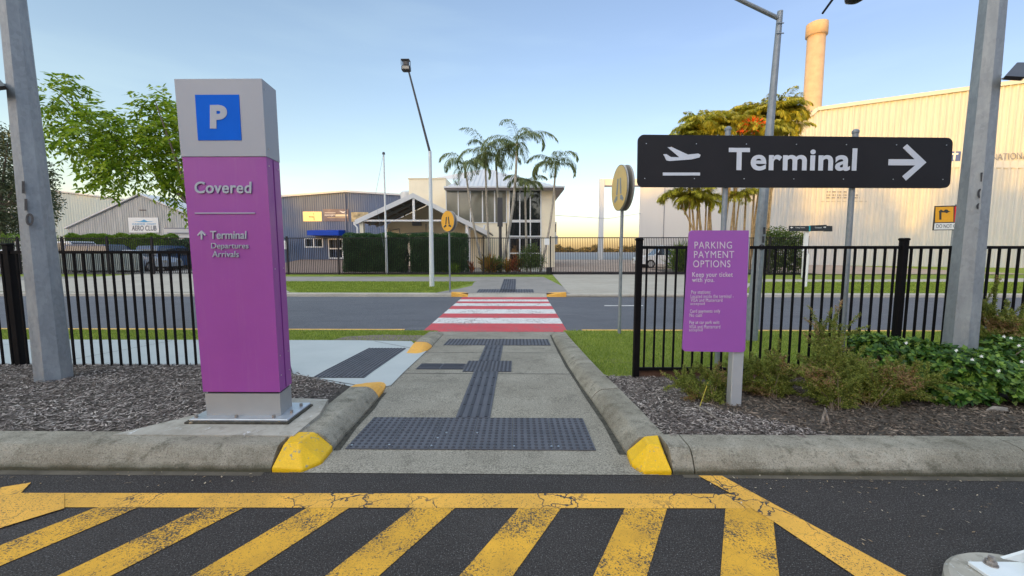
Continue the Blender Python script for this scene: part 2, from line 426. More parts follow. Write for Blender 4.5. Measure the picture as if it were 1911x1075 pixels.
M['cyan_text'] = plain('light_blue_lettering', (.08,.35,.62), .6)
M['red'] = plain('sign_red', (.70,.02,.02), .45)
M['poster'] = plain('banner_purple_grey', (.15,.125,.165), .5, var=.3, scale=1.2)
M['gold_sign'] = plain('cream_gold_sign', (.92,.72,.36), .35, var=.08, scale=1)
M['banner_tan'] = plain('banner_tan', (.46,.38,.22), .5, var=.6, scale=2)
M['black_dir'] = plain('direction_black', (.02,.025,.03), .45)
M['teal'] = plain('direction_teal', (.02,.35,.42), .45)
M['pavers'] = plain('brown_pavers', (.22,.15,.12), .9, var=.2, scale=4)
M['tarmac_air'] = plain('apron_grey', (.20,.21,.23), .9, var=.1, scale=.1)
M['apron_pink'] = plain('apron_pink_concrete', (.36,.27,.22), .9, var=.1, scale=.3)
M['bark'] = plain('bark_grey', (.17,.13,.10), .9, var=.35, scale=14, bump=.5)
M['palm_bark'] = plain('palm_trunk', (.38,.34,.28), .85, var=.3, scale=9, bump=.4)
M['cane_bark'] = plain('cane_trunk', (.42,.30,.15), .8, var=.35, scale=5)
M['leaf_tree'] = leafmat('bright_tree_leaf', (.11,.20,.012), (.26,.40,.02), (.54,.62,.05), .45, .5)
M['leaf_olive'] = leafmat('olive_tree_leaf', (.05,.07,.03), (.09,.12,.055), (.16,.18,.09), .6, .2)
M['leaf_hedge'] = leafmat('hedge_leaf', (.030,.08,.035), (.065,.14,.05), (.13,.24,.08), .45, .3)
M['leaf_hedge_green'] = leafmat('bright_hedge_leaf', (.08,.15,.012), (.15,.26,.02), (.25,.38,.04), .5, .35)
M['leaf_palm'] = leafmat('palm_frond_leaf', (.10,.14,.05), (.21,.26,.09), (.38,.41,.16), .5, .45)
M['leaf_palm_gold'] = leafmat('golden_palm_leaf', (.26,.28,.03), (.52,.50,.05), (.84,.76,.13), .5, .45)
M['leaf_red'] = leafmat('red_seed_spray', (.6,.05,.01), (.8,.10,.01), (.9,.2,.02), .6, .2)
M['leaf_gloss'] = leafmat('glossy_shrub_leaf', (.018,.060,.010), (.060,.15,.020), (.26,.40,.055), .4, .3, .35)
M['leaf_feather'] = leafmat('feathery_shrub_leaf', (.08,.115,.02), (.22,.27,.045), (.48,.50,.12), .6, .45)
M['leaf_feather_brown'] = leafmat('brown_tip_leaf', (.26,.15,.07), (.42,.26,.13), (.55,.38,.20), .7, .3)
M['leaf_bush'] = leafmat('garden_bush_leaf', (.05,.09,.02), (.10,.16,.03), (.19,.26,.05), .5, .3)
M['leaf_cordy'] = leafmat('orange_cordyline_leaf', (.14,.16,.03), (.36,.26,.04), (.55,.18,.05), .45, .25)
M['leaf_cordy_red'] = leafmat('rusty_cordyline_leaf', (.22,.06,.02), (.42,.13,.05), (.55,.22,.08), .45, .25)
M['blade'] = leafmat('grass_blade', (.12,.20,.02), (.30,.40,.045), (.55,.58,.13), .6, .45)
M['chip'] = leafmat('mulch_chip', (.055,.042,.038), (.175,.14,.125), (.60,.53,.48), .9, 0.)
M['flower'] = plain('white_petal', (.80,.80,.74), .6)
M['twig'] = plain('twig_wood', (.16,.12,.08), .9, var=.3, scale=40)
M['twig_pale'] = plain('bleached_wood', (.22,.19,.165), .9, var=.4, scale=30, bump=.5)
M['yellow_stem'] = plain('yellow_stem', (.50,.42,.06), .6)
M['stone'] = plain('pebble', (.25,.19,.12), .7, var=.3, scale=30)
M['litter'] = leafmat('dry_leaf_litter', (.20,.12,.06), (.42,.30,.18), (.70,.62,.48), .9, .1)
M['car_white'] = plain('car_paint_white', (.72,.74,.77), .25, var=.02)
M['car_blue'] = plain('car_paint_blue', (.05,.10,.20), .25, var=.05)
M['car_silver'] = plain('car_paint_silver', (.40,.44,.50), .25, .3, var=.05)
M['car_glass'] = plain('car_glass', (.02,.03,.045), .05, 0, spec=.9)
M['tyre'] = plain('tyre_rubber', (.02,.02,.02), .8)
M['rim'] = plain('wheel_rim', (.45,.45,.47), .3, .6)
M['tail'] = plain('tail_light', (.45,.02,.01), .3)
M['slat_wall'] = plain('grey_green_slats', (.33,.37,.35), .7, var=.12, scale=3)
M['box_green'] = plain('cabinet_green', (.30,.45,.34), .6, var=.1)
M['horizon_tree'] = leafmat('far_tree_leaf', (.10,.10,.05), (.16,.14,.06), (.26,.20,.09), .8, .1)

def _kerb(moss=True):
    t = NT('stained_kerb_concrete')
    c = t.ramp(t.noise(2.2, 7, .7), [(.28, (.175,.155,.12)), (.5, (.285,.26,.21)), (.72, (.40,.37,.31))])
    c = t.mix(t.gray(t.noise(9, 6, .75), .52, .66, 0, .75), c, (.11,.10,.075))
    sp = t.noise(120, 3, .7)
    c = t.mix(t.gray(sp, .30, .48, .8, 0), c, (.06,.055,.045)); c = t.mix(t.gray(sp, .58, .72, 0, .5), c, (.55,.52,.46))
    sx = t.n('ShaderNodeSeparateXYZ'); t.l(t.tc.outputs['Object'], sx.inputs[0])
    zz = t.math('ADD', sx.outputs['Z'], t.math('MULTIPLY', t.noise(6, 6, .7), .06))
    if moss: c = t.mix(t.gray(zz, .045, .085, .85, 0), c, (.055,.055,.032))
    h = t.math('ADD', sp, t.math('MULTIPLY', t.noise(22, 5, .7), 2.0))
    t.bump(h, .7, .006); return t.out(c, .92, 0, .25)
M['kerb'] = _kerb()
M['kerb_side'] = _kerb(False)
M['chip_brown'] = leafmat('brown_mulch_chip', (.04,.028,.02), (.11,.08,.06), (.34,.26,.20), .9, 0.)
M['grime'] = plain('gutter_grime', (.055,.05,.038), .95, var=.6, scale=30, bump=.5)

def _pad():
    t = NT('slab_concrete'); c = t.ramp(t.noise(3, 6, .7), [(.3, (.30,.28,.24)), (.7, (.45,.42,.37))])
    c = t.mix(t.gray(t.noise(8, 5, .75), .5, .68, 0, .6), c, (.16,.15,.12))
    c = t.mix(t.gray(t.noise(7, 6, .8, stretch=(3, 1, 1)), .60, .66, 0, .8), c, (.68,.70,.73))
    t.bump(t.noise(90, 4, .7), .5, .004); return t.out(c, .9, 0, .3)
M['pad'] = _pad()
# ------------------------------------------------------------ fast meshes of many small faces
def mesh_np(name, V, Fq):
    """V (n,3), Fq (m,k) all faces with k corners"""
    me = bpy.data.meshes.new(name); n, k = Fq.shape
    me.vertices.add(len(V)); me.vertices.foreach_set('co', V.astype(np.float32).ravel())
    me.loops.add(n * k); me.loops.foreach_set('vertex_index', Fq.astype(np.int32).ravel())
    me.polygons.add(n); me.polygons.foreach_set('loop_start', np.arange(0, n * k, k, dtype=np.int32)); me.polygons.foreach_set('loop_total', np.full(n, k, dtype=np.int32))
    me.update(calc_edges=True); return me
def unit(a): return a / np.maximum(np.linalg.norm(a, axis=-1, keepdims=True), 1e-9)
def leaves(name, C, D, L, W, m, parent=None, up=None, fold=.15, rng=RNG):
    """one rhombic leaf per row: base C, direction D, length L, width W"""
    n = len(C); D = unit(D)
    up = rng.normal(size=(n, 3)) if up is None else up
    S = unit(np.cross(D, up)); N = np.cross(S, D)
    L = np.broadcast_to(np.asarray(L, float), n)[:, None]; W = np.broadcast_to(np.asarray(W, float), n)[:, None]
    a = C; b = C + D * L * .45 + S * W / 2 - N * W * fold; c = C + D * L - N * L * .12; d = C + D * L * .45 - S * W / 2 - N * W * fold
    V = np.stack([a, b, c, d], 1).reshape(-1, 3); i = np.arange(n)[:, None] * 4
    Fq = np.concatenate([i + np.array([[0, 1, 2]]), i + np.array([[0, 2, 3]])], 0)
    return link(name, mesh_np(name, V, Fq), m, parent)
def blades(name, x, y, z, h, w, m, parent=None, rng=RNG, lean=.5):
    n = len(x); C = np.stack([x, y, z], 1); a = rng.uniform(0, 2 * math.pi, n)
    S = np.stack([np.cos(a), np.sin(a), np.zeros(n)], 1)
    hh = h * rng.uniform(.5, 1.3, n)[:, None]
    T = rng.normal(size=(n, 3)) * lean; T[:, 2] = 1; T = unit(T) * hh
    V = np.stack([C - S * w / 2, C + S * w / 2, C + T], 1).reshape(-1, 3)
    Fq = np.arange(n * 3).reshape(-1, 3)
    return link(name, mesh_np(name, V, Fq), m, parent)
def blob_points(n, c, r, rng=RNG, shell=.75):
    d = unit(rng.normal(size=(n, 3))); k = rng.uniform(shell ** 3, 1, n) ** (1 / 3)
    return np.array(c) + d * np.array(r) * k[:, None], d
def box_pts(n, lo, hi, rng=RNG):
    return rng.uniform(lo, hi, (n, 3))

# ------------------------------------------------------------ lettering
def lettering(body, m, parent, tl, tr, bl, extrude=.002, bold=0., name='lettering', space=1.0, out=.0):
    """text filling the parallelogram top-left / top-right / bottom-left (world points, real thickness)"""
    cu = bpy.data.curves.new(name, 'FONT'); cu.body = body; cu.extrude = .5; cu.offset = bold; cu.resolution_u = 5; cu.space_character = space
    o = bpy.data.objects.new(name, cu); col.objects.link(o)
    dg = bpy.context.evaluated_depsgraph_get(); dg.update()
    me = bpy.data.meshes.new_from_object(o.evaluated_get(dg)); bpy.data.objects.remove(o); bpy.data.curves.remove(cu)
    co = np.zeros(len(me.vertices) * 3); me.vertices.foreach_get('co', co); co = co.reshape(-1, 3)
    lo, hi = co.min(0), co.max(0)
    tl, tr, bl = (np.array(p, float) for p in (tl, tr, bl)); X = tr - tl; Y = tl - bl
    N = np.cross(X, Y); N /= np.linalg.norm(N)
    u = (co[:, 0] - lo[0]) / (hi[0] - lo[0]); v = (co[:, 1] - lo[1]) / (hi[1] - lo[1]); w = (co[:, 2] - lo[2]) / max(1e-6, hi[2] - lo[2])
    V = bl + u[:, None] * X + v[:, None] * Y + N * (out + w * extrude)[:, None]
    me.vertices.foreach_set('co', V.astype(np.float32).ravel()); me.update()
    me.name = name
    return link(name, me, m, parent)
def text_px(body, x0, y0, x1, y1, Y, m, parent, **kw):
    return lettering(body, m, parent, P(x0, y0, Y), P(x1, y0, Y), P(x0, y1, Y), **kw)

# ------------------------------------------------------------ kerbs
PROF = [(0, -.06), (0, .026), (.006, .040), (.030, .078), (.056, .108), (.078, .127), (.096, .137), (.125, .142), (.20, .144), (.27, .143), (.27, -.06)]
def sweep(name, pts, m, parent=None, prof=PROF, hs=None, side=1, ws=None, lift=0.0, gap=.0, zf=None):
    """kerb profile swept along ground points; the profile goes to the left of travel for side=1"""
    P2 = [Vector((p[0], p[1] - (.085 if p[1] < 4.8 else 0))) for p in pts]; n = len(P2); zf = zf or gz
    hs = hs or [1] * n; ws = ws or [1] * n
    m_ = MB(); k = len(prof); vs = []
    for i, p in enumerate(P2):
        d0 = (P2[i] - P2[i-1]).normalized() if i > 0 else (P2[1] - P2[0]).normalized()
        d1 = (P2[i+1] - P2[i]).normalized() if i < n - 1 else d0
        t = (d0 + d1).normalized(); nrm = Vector((-t.y, t.x)) * side
        c = max(.5, t.dot(d1)); z = zf(p.y)
        for a, h in prof:
            if 0 < a < .27: a += .004 * math.sin(p.x * 7.3 + p.y * 5 + a * 30); h += .0025 * math.sin(p.x * 4.1 + p.y * 6.2 + a * 17)
            q = p + nrm * (a * ws[i] / c); vs.append((q.x, q.y, z + lift + (h * hs[i] if h > 0 else h)))
    fs = []
    for i in range(n - 1):
        for j in range(k - 1): fs.append((i*k+j, i*k+k+j, i*k+k+j+1, i*k+j+1))
    fs.append(tuple(range(k))); fs.append(tuple(range((n-1)*k + k - 1, (n-1)*k - 1, -1)))
    m_.add(vs, fs)
    o = m_.build(name, m, parent, smooth=False)
    for p in o.data.polygons: p.use_smooth = False
    return o
def dense(a, b, step=.12):
    a, b = Vector(a[:2]), Vector(b[:2]); n = max(1, int((b - a).length / step))
    return [tuple(a + (b - a) * i / n) for i in range(n + 1)]
# ============================================================ THE SETTING
gb = MB(); ys = [-70, 2.6, 4.9, 6.9, 8.2, 14.7, 23.5, 60, 150, 400, 1500]
for a, b in zip(ys, ys[1:]):
    gb.add([(-900, a, gz(a) - .07), (900, a, gz(a) - .07), (900, b, gz(b) - .07), (-900, b, gz(b) - .07)], [(0, 1, 2, 3)])
go = gb.build('ground', M['earth']); go['kind'] = 'structure'
up_faces(go.data)
sheet('car_park_asphalt', [(-70, -60), (70, -60), (70, 2.54), (-70, 2.54)], 0, M['asphalt_dark'])
sheet('path', [(-1.46, 2.508), (.90, 2.508), (.74, 8.28), (-1.56, 8.28)], .003, M['concrete_path'])
# joints across the path
for k, yy in enumerate((4.86, 6.15, 7.75)):
    sheet('path_joint', [(-1.42, yy - .006), (.73, yy - .012), (.73, yy), (-1.42, yy + .006)], .0055, M['black_gap'])
sheet('road', [(-120, 8.2), (120, 8.2), (120, 14.71), (-120, 14.71)], 0, M['asphalt_road'])
for a, b in ((-60, -2.35), (1.35, 60)):
    sheet('yellow_edge_line', [(a, 8.42), (b, 8.42), (b, 8.54), (a, 8.54)], .004, M['yellow_line_far'])
sheet('white_lane_line', [G(1128, 570)[:2], G(1200, 570)[:2], G(1200, 571.3)[:2], G(1128, 571.3)[:2]], .004, M['white_paint'])
# red and white crossing: nine bands
y0, y1 = 8.32, 14.55
for i in range(9):
    a, b = (8.27, 9.22, 9.99, 10.69, 11.5, 12.16, 12.8, 13.26, 13.8, 14.5)[i:i+2]
    sheet('crossing_band', [(-1.93, a), (1.03, a), (1.03, b), (-1.93, b)], .006, M['red_paint'] if i % 2 == 0 else M['white_paint'])
# car park paint: base line, slanting hatch bars, end lines
def poly_px(pts): return [tuple(G(u, v)[:2]) for u, v in pts]
def L(y): return 2.437 + .0085 * 0
TOPY = lambda x: 2.285 + .010 * (x + 1)
BOTY = lambda x: 2.150 + .010 * (x + 1)
LX0, LX1 = -2.95, 1.30
sheet('yellow_base_line', [(LX0, BOTY(LX0)), (LX1 + .07, BOTY(LX1)), (LX1 - .05, TOPY(LX1)), (LX0, TOPY(LX0))], .004, M['yellow_paint'])
DX = .545
for k in range(-9, 4):
    xa = -.574 + .585 * k; w = .232
    yt = BOTY(xa) - .0005; yb = -.6
    if k == 3:
        pass
    pol = [(xa, yt), (xa + w, yt), (xa + w - DX * (yt - yb), yb), (xa - DX * (yt - yb), yb)]
    if k == 3:      # the last bar stops under the slanting end line
        pol = [(xa - .03, yt), (xa + w + .03, yt), (1.345, 2.06), (1.345 - DX * (2.06 - yb), yb), (xa - .03 - DX * (yt - yb), yb)]
    sheet('yellow_hatch_bar', pol, .004, M['yellow_worn'])
sheet('yellow_end_line', [(1.145, 2.50), (1.292, 2.50), (1.704, 1.69), (3.1, -1.02), (2.85, -1.02), (1.478, 1.69), (1.345, 2.06), (1.30, 2.15), (1.255, 2.30)], .006, M['yellow_paint'])
sheet('yellow_end_line', poly_px([(58, 902), (34, 927), (-180, 1060), (-330, 1060), (-60, 921)]), .006, M['yellow_paint'])
sheet('yellow_end_line', poly_px([(30, 925), (120, 925), (120, 951), (0, 988), (-60, 985)]), .008, M['yellow_paint'])
sheet('gutter_dirt', [(-9, 2.44), (-1.62, 2.47), (-1.62, 2.53), (-9, 2.53)], .002, M['earth'])
sheet('gutter_dirt', [(1.05, 2.48), (9, 2.42), (9, 2.53), (1.05, 2.53)], .002, M['earth'])

# concrete side path behind the left fence
LEFTPATH = [(-40, 4.82), (-2.55, 4.82), (-2.25, 4.50), (-1.95, 4.20), (-1.66, 4.12), (-1.40, 4.40), (-1.40, 6.15), (-1.75, 6.45), (-1.95, 6.95), (-2.5, 7.18), (-40, 7.12)]
LEFTPATH = [(-40, 4.80), (-2.75, 4.80), (-2.60, 4.45), (-1.78, 3.92), (-1.37, 4.35), (-1.395, 6.25), (-1.62, 6.62), (-1.86, 7.12), (-2.9, 7.20), (-40, 7.12)]
sheet('side_path', LEFTPATH, .012, M['concrete_new'])
for a, b in (((-2.73, 4.86), (-4.0, 6.9)), ((-2.73, 4.80), (-1.60, 4.28)), ((-1.36, 6.2), (-2.5, 7.1))):
    a, b = Vector(a), Vector(b); d = (b - a).normalized(); nn = Vector((-d.y, d.x)) * .006
    sheet('side_path_joint', [tuple(a - nn), tuple(b - nn), tuple(b + nn), tuple(a + nn)], .0145, M['black_gap'])
for x in (-6.2, -8.6, -11, -13.4): sheet('side_path_joint', [(x, 4.85), (x + .012, 4.85), (x + .112, 7.1), (x + .1, 7.1)], .0145, M['black_gap'])
sheet('side_path_joint', [(-40, 5.08), (-5.35, 5.02), (-5.35, 5.032), (-40, 5.092)], .0145, M['black_gap'])

# near verges
VL = [(-40, 7.0), (-2.9, 7.08), (-1.82, 7.02), (-1.62, 6.95), (-1.62, 8.36), (-40, 8.36)]
sheet('verge_soil', VL, .008, M['grass'])
VR = [(.98, 4.4), (40, 4.4), (40, 8.38), (.95, 8.38), (.92, 7.6), (.98, 5.2)]
sheet('verge_soil', VR, .010, M['grass'])
# mulch beds
zl = lambda y: .135 - max(0, (y - 2.85)) * .046
zr = lambda y: .128 - max(0, (y - 2.85)) * .094
ML = [(-40, 2.77), (-1.50, 2.77), (-1.62, 3.2), (-1.70, 3.98), (-2.60, 4.50), (-2.75, 4.82), (-40, 4.82)]
sheet('mulch_bed', ML, 0, M['mulch_bed'], zf=zl, step=.4)
MR = [(1.02, 2.77), (40, 2.77), (40, 4.74), (.98, 4.74), (1.0, 3.8)]
sheet('mulch_bed', MR, 0, M['mulch_bed'], zf=zr, step=.4)
bk = MB(); ia = [(-1.50, 2.77), (-1.62, 3.2), (-1.70, 3.98), (-2.60, 4.50), (-2.75, 4.82)]; ib = [(-1.40, 2.77), (-1.46, 3.2), (-1.50, 4.15), (-2.50, 4.66), (-2.60, 4.86)]
for i in range(3): bk.add([(*ia[i], zl(ia[i][1])), (*ia[i+1], zl(ia[i+1][1])), (*ib[i+1], gz(ib[i+1][1]) + .01 if i < 3 else .0), (*ib[i], gz(ib[i][1]) + (.09 if i < 2 else .02))], [(0,1,2,3)])
bk.build('mulch_bank', M['mulch_bed'])['kind'] = 'structure'
# footing slab of the parking pillar
PAD = [(-2.80, 2.72), (-1.54, 2.72), (-1.54, 3.10), (-1.62, 3.42), (-1.95, 3.44), (-2.46, 3.12)]
o = MB().prism([(x, y, .150) for x, y in PAD], (0, 0, -.16)).build('pillar_slab', M['pad']); o['kind'] = 'structure'
# kerbs, in lengths with open joints
def kerb(name, pts, **kw):
    o = sweep(name, pts, kw.pop('m', M['kerb']), **kw); 
    if o.parent is None: o['kind'] = 'structure'
    return o
kl = [(-9.0, -6.35), (-6.34, -3.9), (-3.89, -1.58)]
for a, b in kl: kerb('kerb', dense((a, 2.6), (b, 2.6)))
nose_l = kerb('kerb', [(-1.315, 2.90), (-1.335, 3.3), (-1.35, 3.75), (-1.365, 4.02)], hs=[.97, .97, .93, .88], m=M['kerb_side'])
def nose(A, B, C, D, ta, tb, tc, td, par):
    A, B, C, D, ta, tb, tc, td = [(p[0], p[1] - .085) for p in (A, B, C, D, ta, tb, tc, td)]
    z0 = -.05; g = [(A[0], A[1], z0), (B[0], B[1], z0), (C[0], C[1], z0), (D[0], D[1], z0), (td[0], D[1], z0)]
    l = [(A[0], A[1], .028), (B[0], B[1], .022), (C[0], C[1], .024), (D[0], D[1], .03)]
    tp = [(*ta, .143), (*tb, .147), (*tc, .137), (*td, .145)]
    vs = g + l + tp   # 0-4 ground, 5-8 low ring, 9-12 top
    fs = [(0,1,6,5), (1,2,7,6), (2,3,8,7), (5,6,10,9), (6,7,10), (7,8,11,10), (9,10,11,12), (3,4,12,11,8), (4,0,5,9,12)]
    o = MB().add(vs, fs).build('painted_kerb_nose', M['yellow_kerb'], par)
    b = o.modifiers.new('b', 'BEVEL'); b.width = .009; b.segments = 2; return o
nose((-1.578, 2.6), (-1.378, 2.597), (-1.300, 2.70), (-1.313, 2.898), (-1.545, 2.70), (-1.455, 2.72), (-1.43, 2.896), (-1.575, 2.88), nose_l)
kl2 = kerb('kerb', [(-1.39, 6.62), (-1.42, 7.2), (-1.44, 7.95)], hs=[.62, .55, .4], m=M['kerb_side'])
sweep('painted_kerb_nose', [(-1.366, 4.024), (-1.38, 4.2), (-1.42, 4.42), (-1.47, 4.60)], M['orange_kerb'], nose_l, hs=[.88, .72, .36, .06], ws=[1, 1.0, .9, .8])
sweep('painted_kerb_nose', [(-1.45, 6.02), (-1.40, 6.25), (-1.385, 6.45), (-1.39, 6.616)], M['orange_kerb'], kl2, hs=[.08, .4, .58, .62], ws=[.8, .95, 1, 1])
rk = [(.665, 7.95), (.655, 7.0), (.66, 6.0), (.665, 5.228)]
k1 = kerb('kerb', rk, hs=[.4, .55, .65, .72], m=M['kerb_side'])
k2 = kerb('kerb', [(.666, 5.212), (.69, 4.5), (.725, 4.005)], hs=[.72, .78, .82], m=M['kerb_side'])
k3 = kerb('kerb', [(.726, 3.985), (.75, 3.4), (.765, 2.86)], hs=[.82, .9, .95], m=M['kerb_side'])
nose_r = nose((.986, 2.6), (.80, 2.60), (.752, 2.70), (.766, 2.857), (.945, 2.70), (.87, 2.72), (.885, 2.855), (.98, 2.86), k3)
for a, b in ((.992, 1.125), (1.133, 3.27), (3.278, 5.9), (5.908, 9.0)): kerb('kerb', dense((a, 2.6), (b, 2.6), .3))
for k in range(6):
    a = -24 + 3*k if k < 3 else 9.0 + 5 * (k - 3)
    kerb('kerb', [(-9.01 - 5*k, 2.6), (-14 - 5*k, 2.6)] if k < 3 else [(a + .01, 2.6), (a + 5, 2.6)], side=-1 if k < 3 else 1)
# far side of the road
FK = [(0, -.02), (.02, .09), (.06, .115), (.16, .12), (.30, .12), (.30, -.02)]
for a, b in ((-60, -30), (-29.99, -20), (-19.99, -13.0), (-12.99, -9.4), (-9.39, -5.0), (-4.99, -2.35), (1.75, 7.5), (7.51, 13.0), (13.01, 20), (20.01, 60)):
    kerb('far_kerb', [(a, 14.62), (b, 14.62)], prof=FK, zf=lambda y: -.232, m=M['kerb_far'])
def far(name, pts, lift, m, **kw): return sheet(name, [tuple(G(u, v, off=lift)[:2]) for u, v in pts], lift, m, **kw)
sheet('far_verge', [(-150, 14.90), (150, 14.90), (150, 23.6), (-150, 23.6)], .004, M['grass'])
sheet('far_footpath', [(-60, 19.2), (-8, 19.3), (-1.9, 19.2), (-1.9, 21.9), (-8, 22.0), (-60, 21.7)], .009, M['concrete_walk'])
sheet('far_footpath', [(-2.0, 21.9), (-2.0, 19.2), (-1.9, 17.3), (-2.25, 16.3), (-3.0, 14.72), (1.9, 14.72), (1.9, 17), (1.4, 21.9)], .013, M['concrete_walk'])
sheet('driveway', [(2.02, 23.9), (1.85, 14.905), (8.2, 14.90), (8.6, 15.6), (10.3, 18.2), (11.2, 23.9)], .018, M['concrete_drive'])
sheet('driveway_apron', [(1.75, 14.60), (8.2, 14.60), (8.2, 14.905), (1.75, 14.905)], .02, M['kerb_far'], zf=lambda y: -.12 if y > 14.8 else -.215)
sheet('driveway', [(-16.2, 14.90), (-8.3, 14.90), (-9.3, 16.2), (-14.0, 23.9), (-21.8, 23.9), (-23, 19.6), (-60, 17.6), (-60, 15.2), (-20, 15.0)], .018, M['concrete_drive'])
sheet('far_footpath', [(11.0, 19.1), (60, 19.6), (60, 22.6), (30, 21.6), (17, 20.4), (11.6, 20.6)], .013, M['concrete_drive'])
# the ground inside the airport fence
sheet('paved_yard', [(-17, 24.2), (-7.3, 24.2), (-7.3, 27), (-8, 46), (-24, 46)], .010, M['pavers'], zf=lambda y: .04 + max(0, y - 24.2) * .0185)
sheet('garden_bed', [(-8.2, 23.55), (2.1, 23.55), (2.1, 26.6), (-8.2, 26.6)], .03, M['mulch_bed'])
sheet('garden_bed', [(9.5, 24.2), (17.5, 24.2), (17.5, 30.0), (9.5, 30.0)], .03, M['mulch_bed'])
sheet('concourse', [(-8.2, 26.6), (2.1, 26.6), (2.1, 70), (-8.2, 70)], .008, M['concrete_drive'])
sheet('apron', [(2.1, 23.9), (9.5, 23.9), (9.5, 24.2), (30, 24.2), (30, 62), (2.1, 62)], .012, M['apron_pink'])
sheet('airfield_tarmac', [(-40, 62), (140, 62), (420, 420), (-200, 420)], .015, M['tarmac_air'])
sheet('car_yard', [(-60, 24.0), (-17, 24.0), (-24, 46), (-60, 60)], .010, M['concrete_walk'])
sheet('hangar_lawn', [(16.5, 24.0), (90, 23.6), (90, 45), (17.5, 45)], .006, M['grass'])

# tactile paving: mats with real domes / bars
def tactile(name, o, ux, uy, nx, ny, label, zf, cell=.3, bars=False, parallel=True, nd=6, h=.006):
    """o corner (x,y); ux, uy unit directions; nx x ny tiles of 0.3 m"""
    o = Vector(o); ux = Vector(ux).normalized(); uy = Vector(uy).normalized(); n_div = ny * 2
    c = o + ux * cell * nx / 2
    t = thing(name, (c.x, c.y, zf(c.y)), label, 'tactile paving', 'tactile paving mats')
    base = MB()
    for i in range(nx):
        for j in range(ny):
            g = .002
            q = [o + ux * (cell * i + g) + uy * (cell * j + g), o + ux * (cell * (i+1) - g) + uy * (cell * j + g), o + ux * (cell * (i+1) - g) + uy * (cell * (j+1) - g), o + ux * (cell * i + g) + uy * (cell * (j+1) - g)]
            base.prism([(p.x, p.y, zf(p.y) + .003) for p in q], (0, 0, .006))
    base.build('tile_base', M['tactile'], t)
    top = MB()
    for i in range(nx):
        for j in range(ny):
            if bars:
                for b in range(4):
                    f = (b + .5) / 4
                    if parallel: a = o + ux * (cell * i + .012) + uy * (cell * (j + f)); e = o + ux * (cell * (i+1) - .012) + uy * (cell * (j + f))
                    else: a = o + ux * (cell * (i + f)) + uy * (cell * j + .012); e = o + ux * (cell * (i + f)) + uy * (cell * (j+1) - .012)
                    top.bar((a.x, a.y, zf(a.y) + .009 + h/2), (e.x, e.y, zf(e.y) + .009 + h/2), .026, h)
            else:
                for a_ in range(nd):
                    for b_ in range(nd):
                        p = o + ux * cell * (i + (a_ + .5) / nd) + uy * cell * (j + (b_ + .5) / nd)
                        z = zf(p.y) + .009; r1, r2 = .0155, .0105
                        ring = [(p.x + r * math.cos(k * math.pi / 4), p.y + r * math.sin(k * math.pi / 4), z + zz) for r, zz in ((r1, 0), (r2, h)) for k in range(8)]
                        top.add(ring, [(k, (k+1) % 8, 8 + (k+1) % 8, 8 + k) for k in range(8)] + [tuple(range(8, 16))])
    top.build('tread_pattern', M['tactile_top'], t, fix=False)
    return t
zp = lambda y: gz(y) + .003
tf = tactile('tactile_mat', (-1.235, 2.83), (1, .0), (0, 1), 6, 2, 'large near mat of dark tactile domes lying across the path between the yellow kerb noses', zp)
sm = MB()
for u, v in ((822, 846), (808, 822), (660, 842), (815, 843), (955, 842), (1042, 842), (882, 820)):
    p = G(u, v); 
for x, y in ((-1.20, 2.87), (-.93, 2.88), (-.62, 2.87), (-.55, 3.1), (-.31, 3.1), (-.02, 2.87), (.25, 2.87), (.30, 2.87), (-.6, 3.0)):
    z = zp(y) + .009; ring = [(x + .008 * math.cos(k * math.pi / 4), y + .008 * math.sin(k * math.pi / 4), z + zz) for zz in (0, .008) for k in range(8)]
    MB().add(ring, [(k, (k+1) % 8, 8 + (k+1) % 8, 8 + k) for k in range(8)] + [tuple(range(8, 16))]).build('fixing_stud', M['stud'], tf)
tactile('tactile_strip', (-.53, 3.435), (1, 0), (0, 1), 1, 5, 'dark ribbed strip from the large near mat to the small square mat', zp, bars=True, parallel=False)
tactile('tactile_mat', (-.67, 4.94), (1, 0), (0, 1), 2, 2, 'small square mat of dark domes in the middle of the path where the strips cross', zp)
tactile('tactile_strip', (-1.274, 5.06), (1, 0), (0, 1), 2, 1, 'short dark ribbed strip leading left from the small square mat', zp, bars=True)
tactile('tactile_strip', (-.53, 5.55), (1, 0), (0, 1), 1, 4, 'dark ribbed strip from the small square mat on towards the crossing', zp, bars=True, parallel=False)
tactile('tactile_mat', (-1.235, 6.77), (1, 0), (0, 1), 6, 2, 'wide dark dome mat across the path just before the red and white crossing', zp, nd=5)
tactile('tactile_mat', (-2.36, 4.62), (1, 0), (0, 1), 2, 6, 'long dark dome mat on the pale side path right of the purple pillar', lambda y: gz(y) + .012)
tactile('tactile_mat', tuple(G(888, 552.2, off=.02)[:2]), (1, 0), (0, 1), 7, 4, 'dark tactile mat on the far footpath just past the crossing', lambda y: gz(y) + .016, nd=3)
tactile('tactile_strip', tuple(G(931.5, 545, off=.02)[:2]), (1, 0), (0, 1), 2, 18, 'dark tactile strip crossing the far footpath towards the lawn by the gate', lambda y: gz(y) + .016, nd=3)
MB().prism([(-1.75, 14.50, -.224), (1.05, 14.50, -.224), (1.05, 14.74, -.104), (-1.75, 14.74, -.104)], (0, 0, -.05)).build('footpath_ramp', M['kerb_far'])['kind'] = 'structure'
